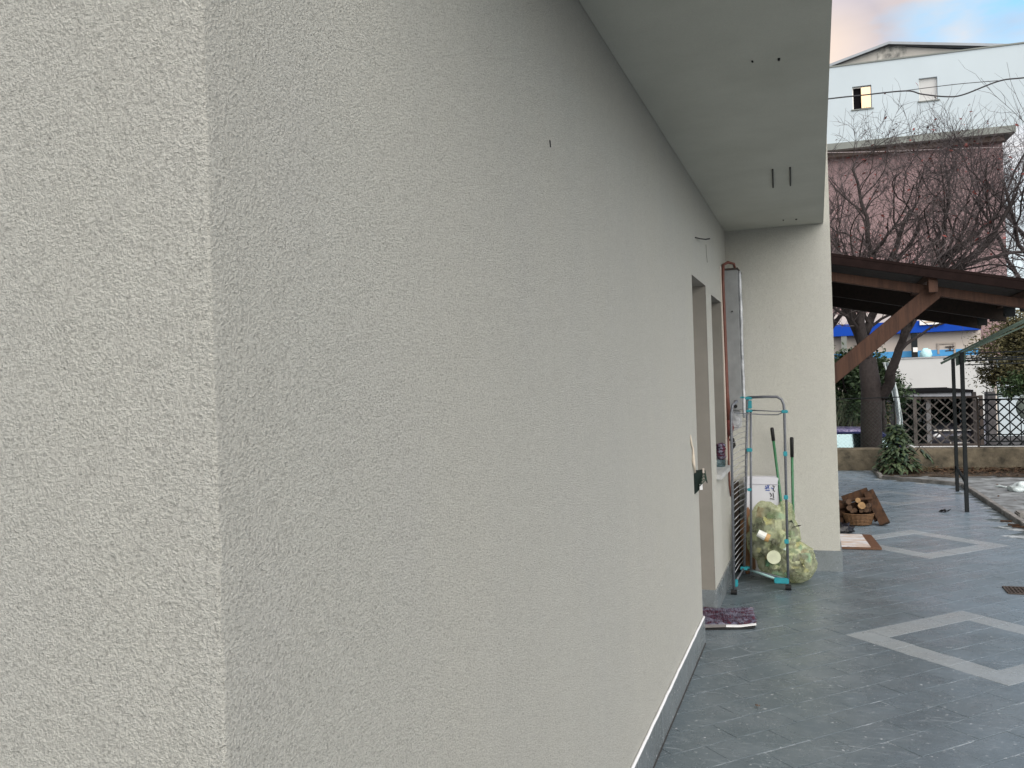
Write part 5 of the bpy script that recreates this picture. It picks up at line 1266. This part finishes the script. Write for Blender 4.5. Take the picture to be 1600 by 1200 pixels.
apt(MB().box((XL, AY+.2, zb-.75), (pk+.25, AY+.898, zb-.426)), 'soffit_shadow_beam', simple('brown_soffit', (.10, .075, .065, 1), .9), None)
for i, (x0, x1, z0, z1) in enumerate(wins):
    wd = MB()
    for bx__ in (((x0, z0), (x0+.07, z1)), ((x1-.07, z0), (x1, z1)), ((x0+.071, z0), (x1-.071, z0+.07)), ((x0+.071, z1-.07), (x1-.071, z1))): wd.box((bx__[0][0], AY+.2, bx__[0][1]), (bx__[1][0], AY+.26, bx__[1][1]))
    o = apt(wd, 'window', M_SIGNW)
    if i == 0:
        xm_ = x0+(x1-x0)*.47
        apt(MB().box((x0+.07, AY+.27, z0+.07), (xm_, AY+.275, z1-.07)), 'open_casement', M_DKGL, o)
        pn = MB(); pn.box((xm_, AY+.12, z0+.08), (x1-.05, AY+.14, z1-.08)); apt(pn, 'pane', M_PANE, o)
    else: apt(MB().box((x0+.07, AY+.17, z0+.06), (x1-.07, AY+.21, z1-.06)), 'shutter', M_CREAM2, o)
    apt(MB().box((x0-.1, AY-.08, z0-.07), (x1+.1, AY-.002, z0-.003)), 'sill', M_SLAB, o)
# gabled roof volume above
gh = thing('gabled_attic', (4, 66, 20), 'beige gabled attic with a grey metal roof above the pale blue block', 'building')
GY = 63
g0_, g1_, g2_ = at(1240, 125, GY), at(1388, 71, GY), at(1560, 79, GY)
bz = at(1300, 112, GY).z-2
MB().prism([(g0_.x-3, bz), (g2_.x, bz), (g2_.x, g2_.z-.05), (g1_.x, g1_.z-.05), (g0_.x, g0_.z-.05), (g0_.x-3, g0_.z-.9)], 'y', GY, GY+9).build('gable_wall', M_GAB, gh)
for (a, b) in ((g0_+Vector((-3, 0, -.85)), g1_), (g1_, g2_+Vector((1.5, 0, -.1)))):
    MB().prism([(a.x, a.z-.02), (b.x, b.z-.02), (b.x, b.z+.15), (a.x, a.z+.15)], 'y', GY-.35, GY+9.5).build('roof_sheet', M_ROOF, gh)
    MB().prism([(a.x, a.z-.09), (b.x, b.z-.09), (b.x, b.z-.025), (a.x, a.z-.025)], 'y', GY-.3, GY-.2).build('verge_board', M_BLK, gh)
p_, q_ = at(1370, 73, GY-.02), at(1417, 90, GY-.02)
MB().box((p_.x, GY-.03, q_.z), (q_.x, GY-.002, p_.z-.15)).build('patch', simple('stained_render', (.20, .20, .19, 1), .95, .5, 2.5, c2=(.42, .40, .36, 1)), gh)

# ================================================================== CABLES
def cable(name, pp, Y_, r_, mt, label):
    pts = [at(a, b, Y_) for a, b in pp]; m_ = MB(); fine = []
    for i in range(len(pts)-1):
        p0, p1, p2, p3 = pts[max(i-1, 0)], pts[i], pts[i+1], pts[min(i+2, len(pts)-1)]
        for k in range(6):
            t = k/6; fine.append(.5*((2*p1)+(p2-p0)*t+(2*p0-5*p1+4*p2-p3)*t*t+(3*p1-p0-3*p2+p3)*t*t*t))
    fine.append(pts[-1]); m_.tube(fine, r_, 6)
    tag(m_.build(name, mt, smooth=True), label, 'cable')
cable('overhead_cable', [(1180, 168), (1298, 154), (1345, 149), (1415, 142), (1440, 147), (1478, 151), (1505, 148), (1560, 127), (1600, 121.5), (1720, 110)], 25, .018, M_CABLE, 'thick black overhead cable that sags between two ties before the pale blue wall')
cable('overhead_cable', [(1415, 141.5), (1450, 137), (1500, 131), (1560, 126)], 25, .009, M_CABLE, 'thin straight carrier wire just above the sagging thick black cable')
cable('overhead_cable', [(1180, 240), (1300, 238.5), (1400, 236), (1500, 232), (1565, 230), (1700, 224)], 25, .008, M_CABLEW, 'pale thin cable crossing the pink wall behind the bare tree')
cable('overhead_cable', [(1400, 470), (1440, 474), (1600, 432), (1700, 410)], 30, .008, M_CABLEW, 'thin pale wire low behind the canopy roof at the right') if False else None
print('objects', len(col.objects))
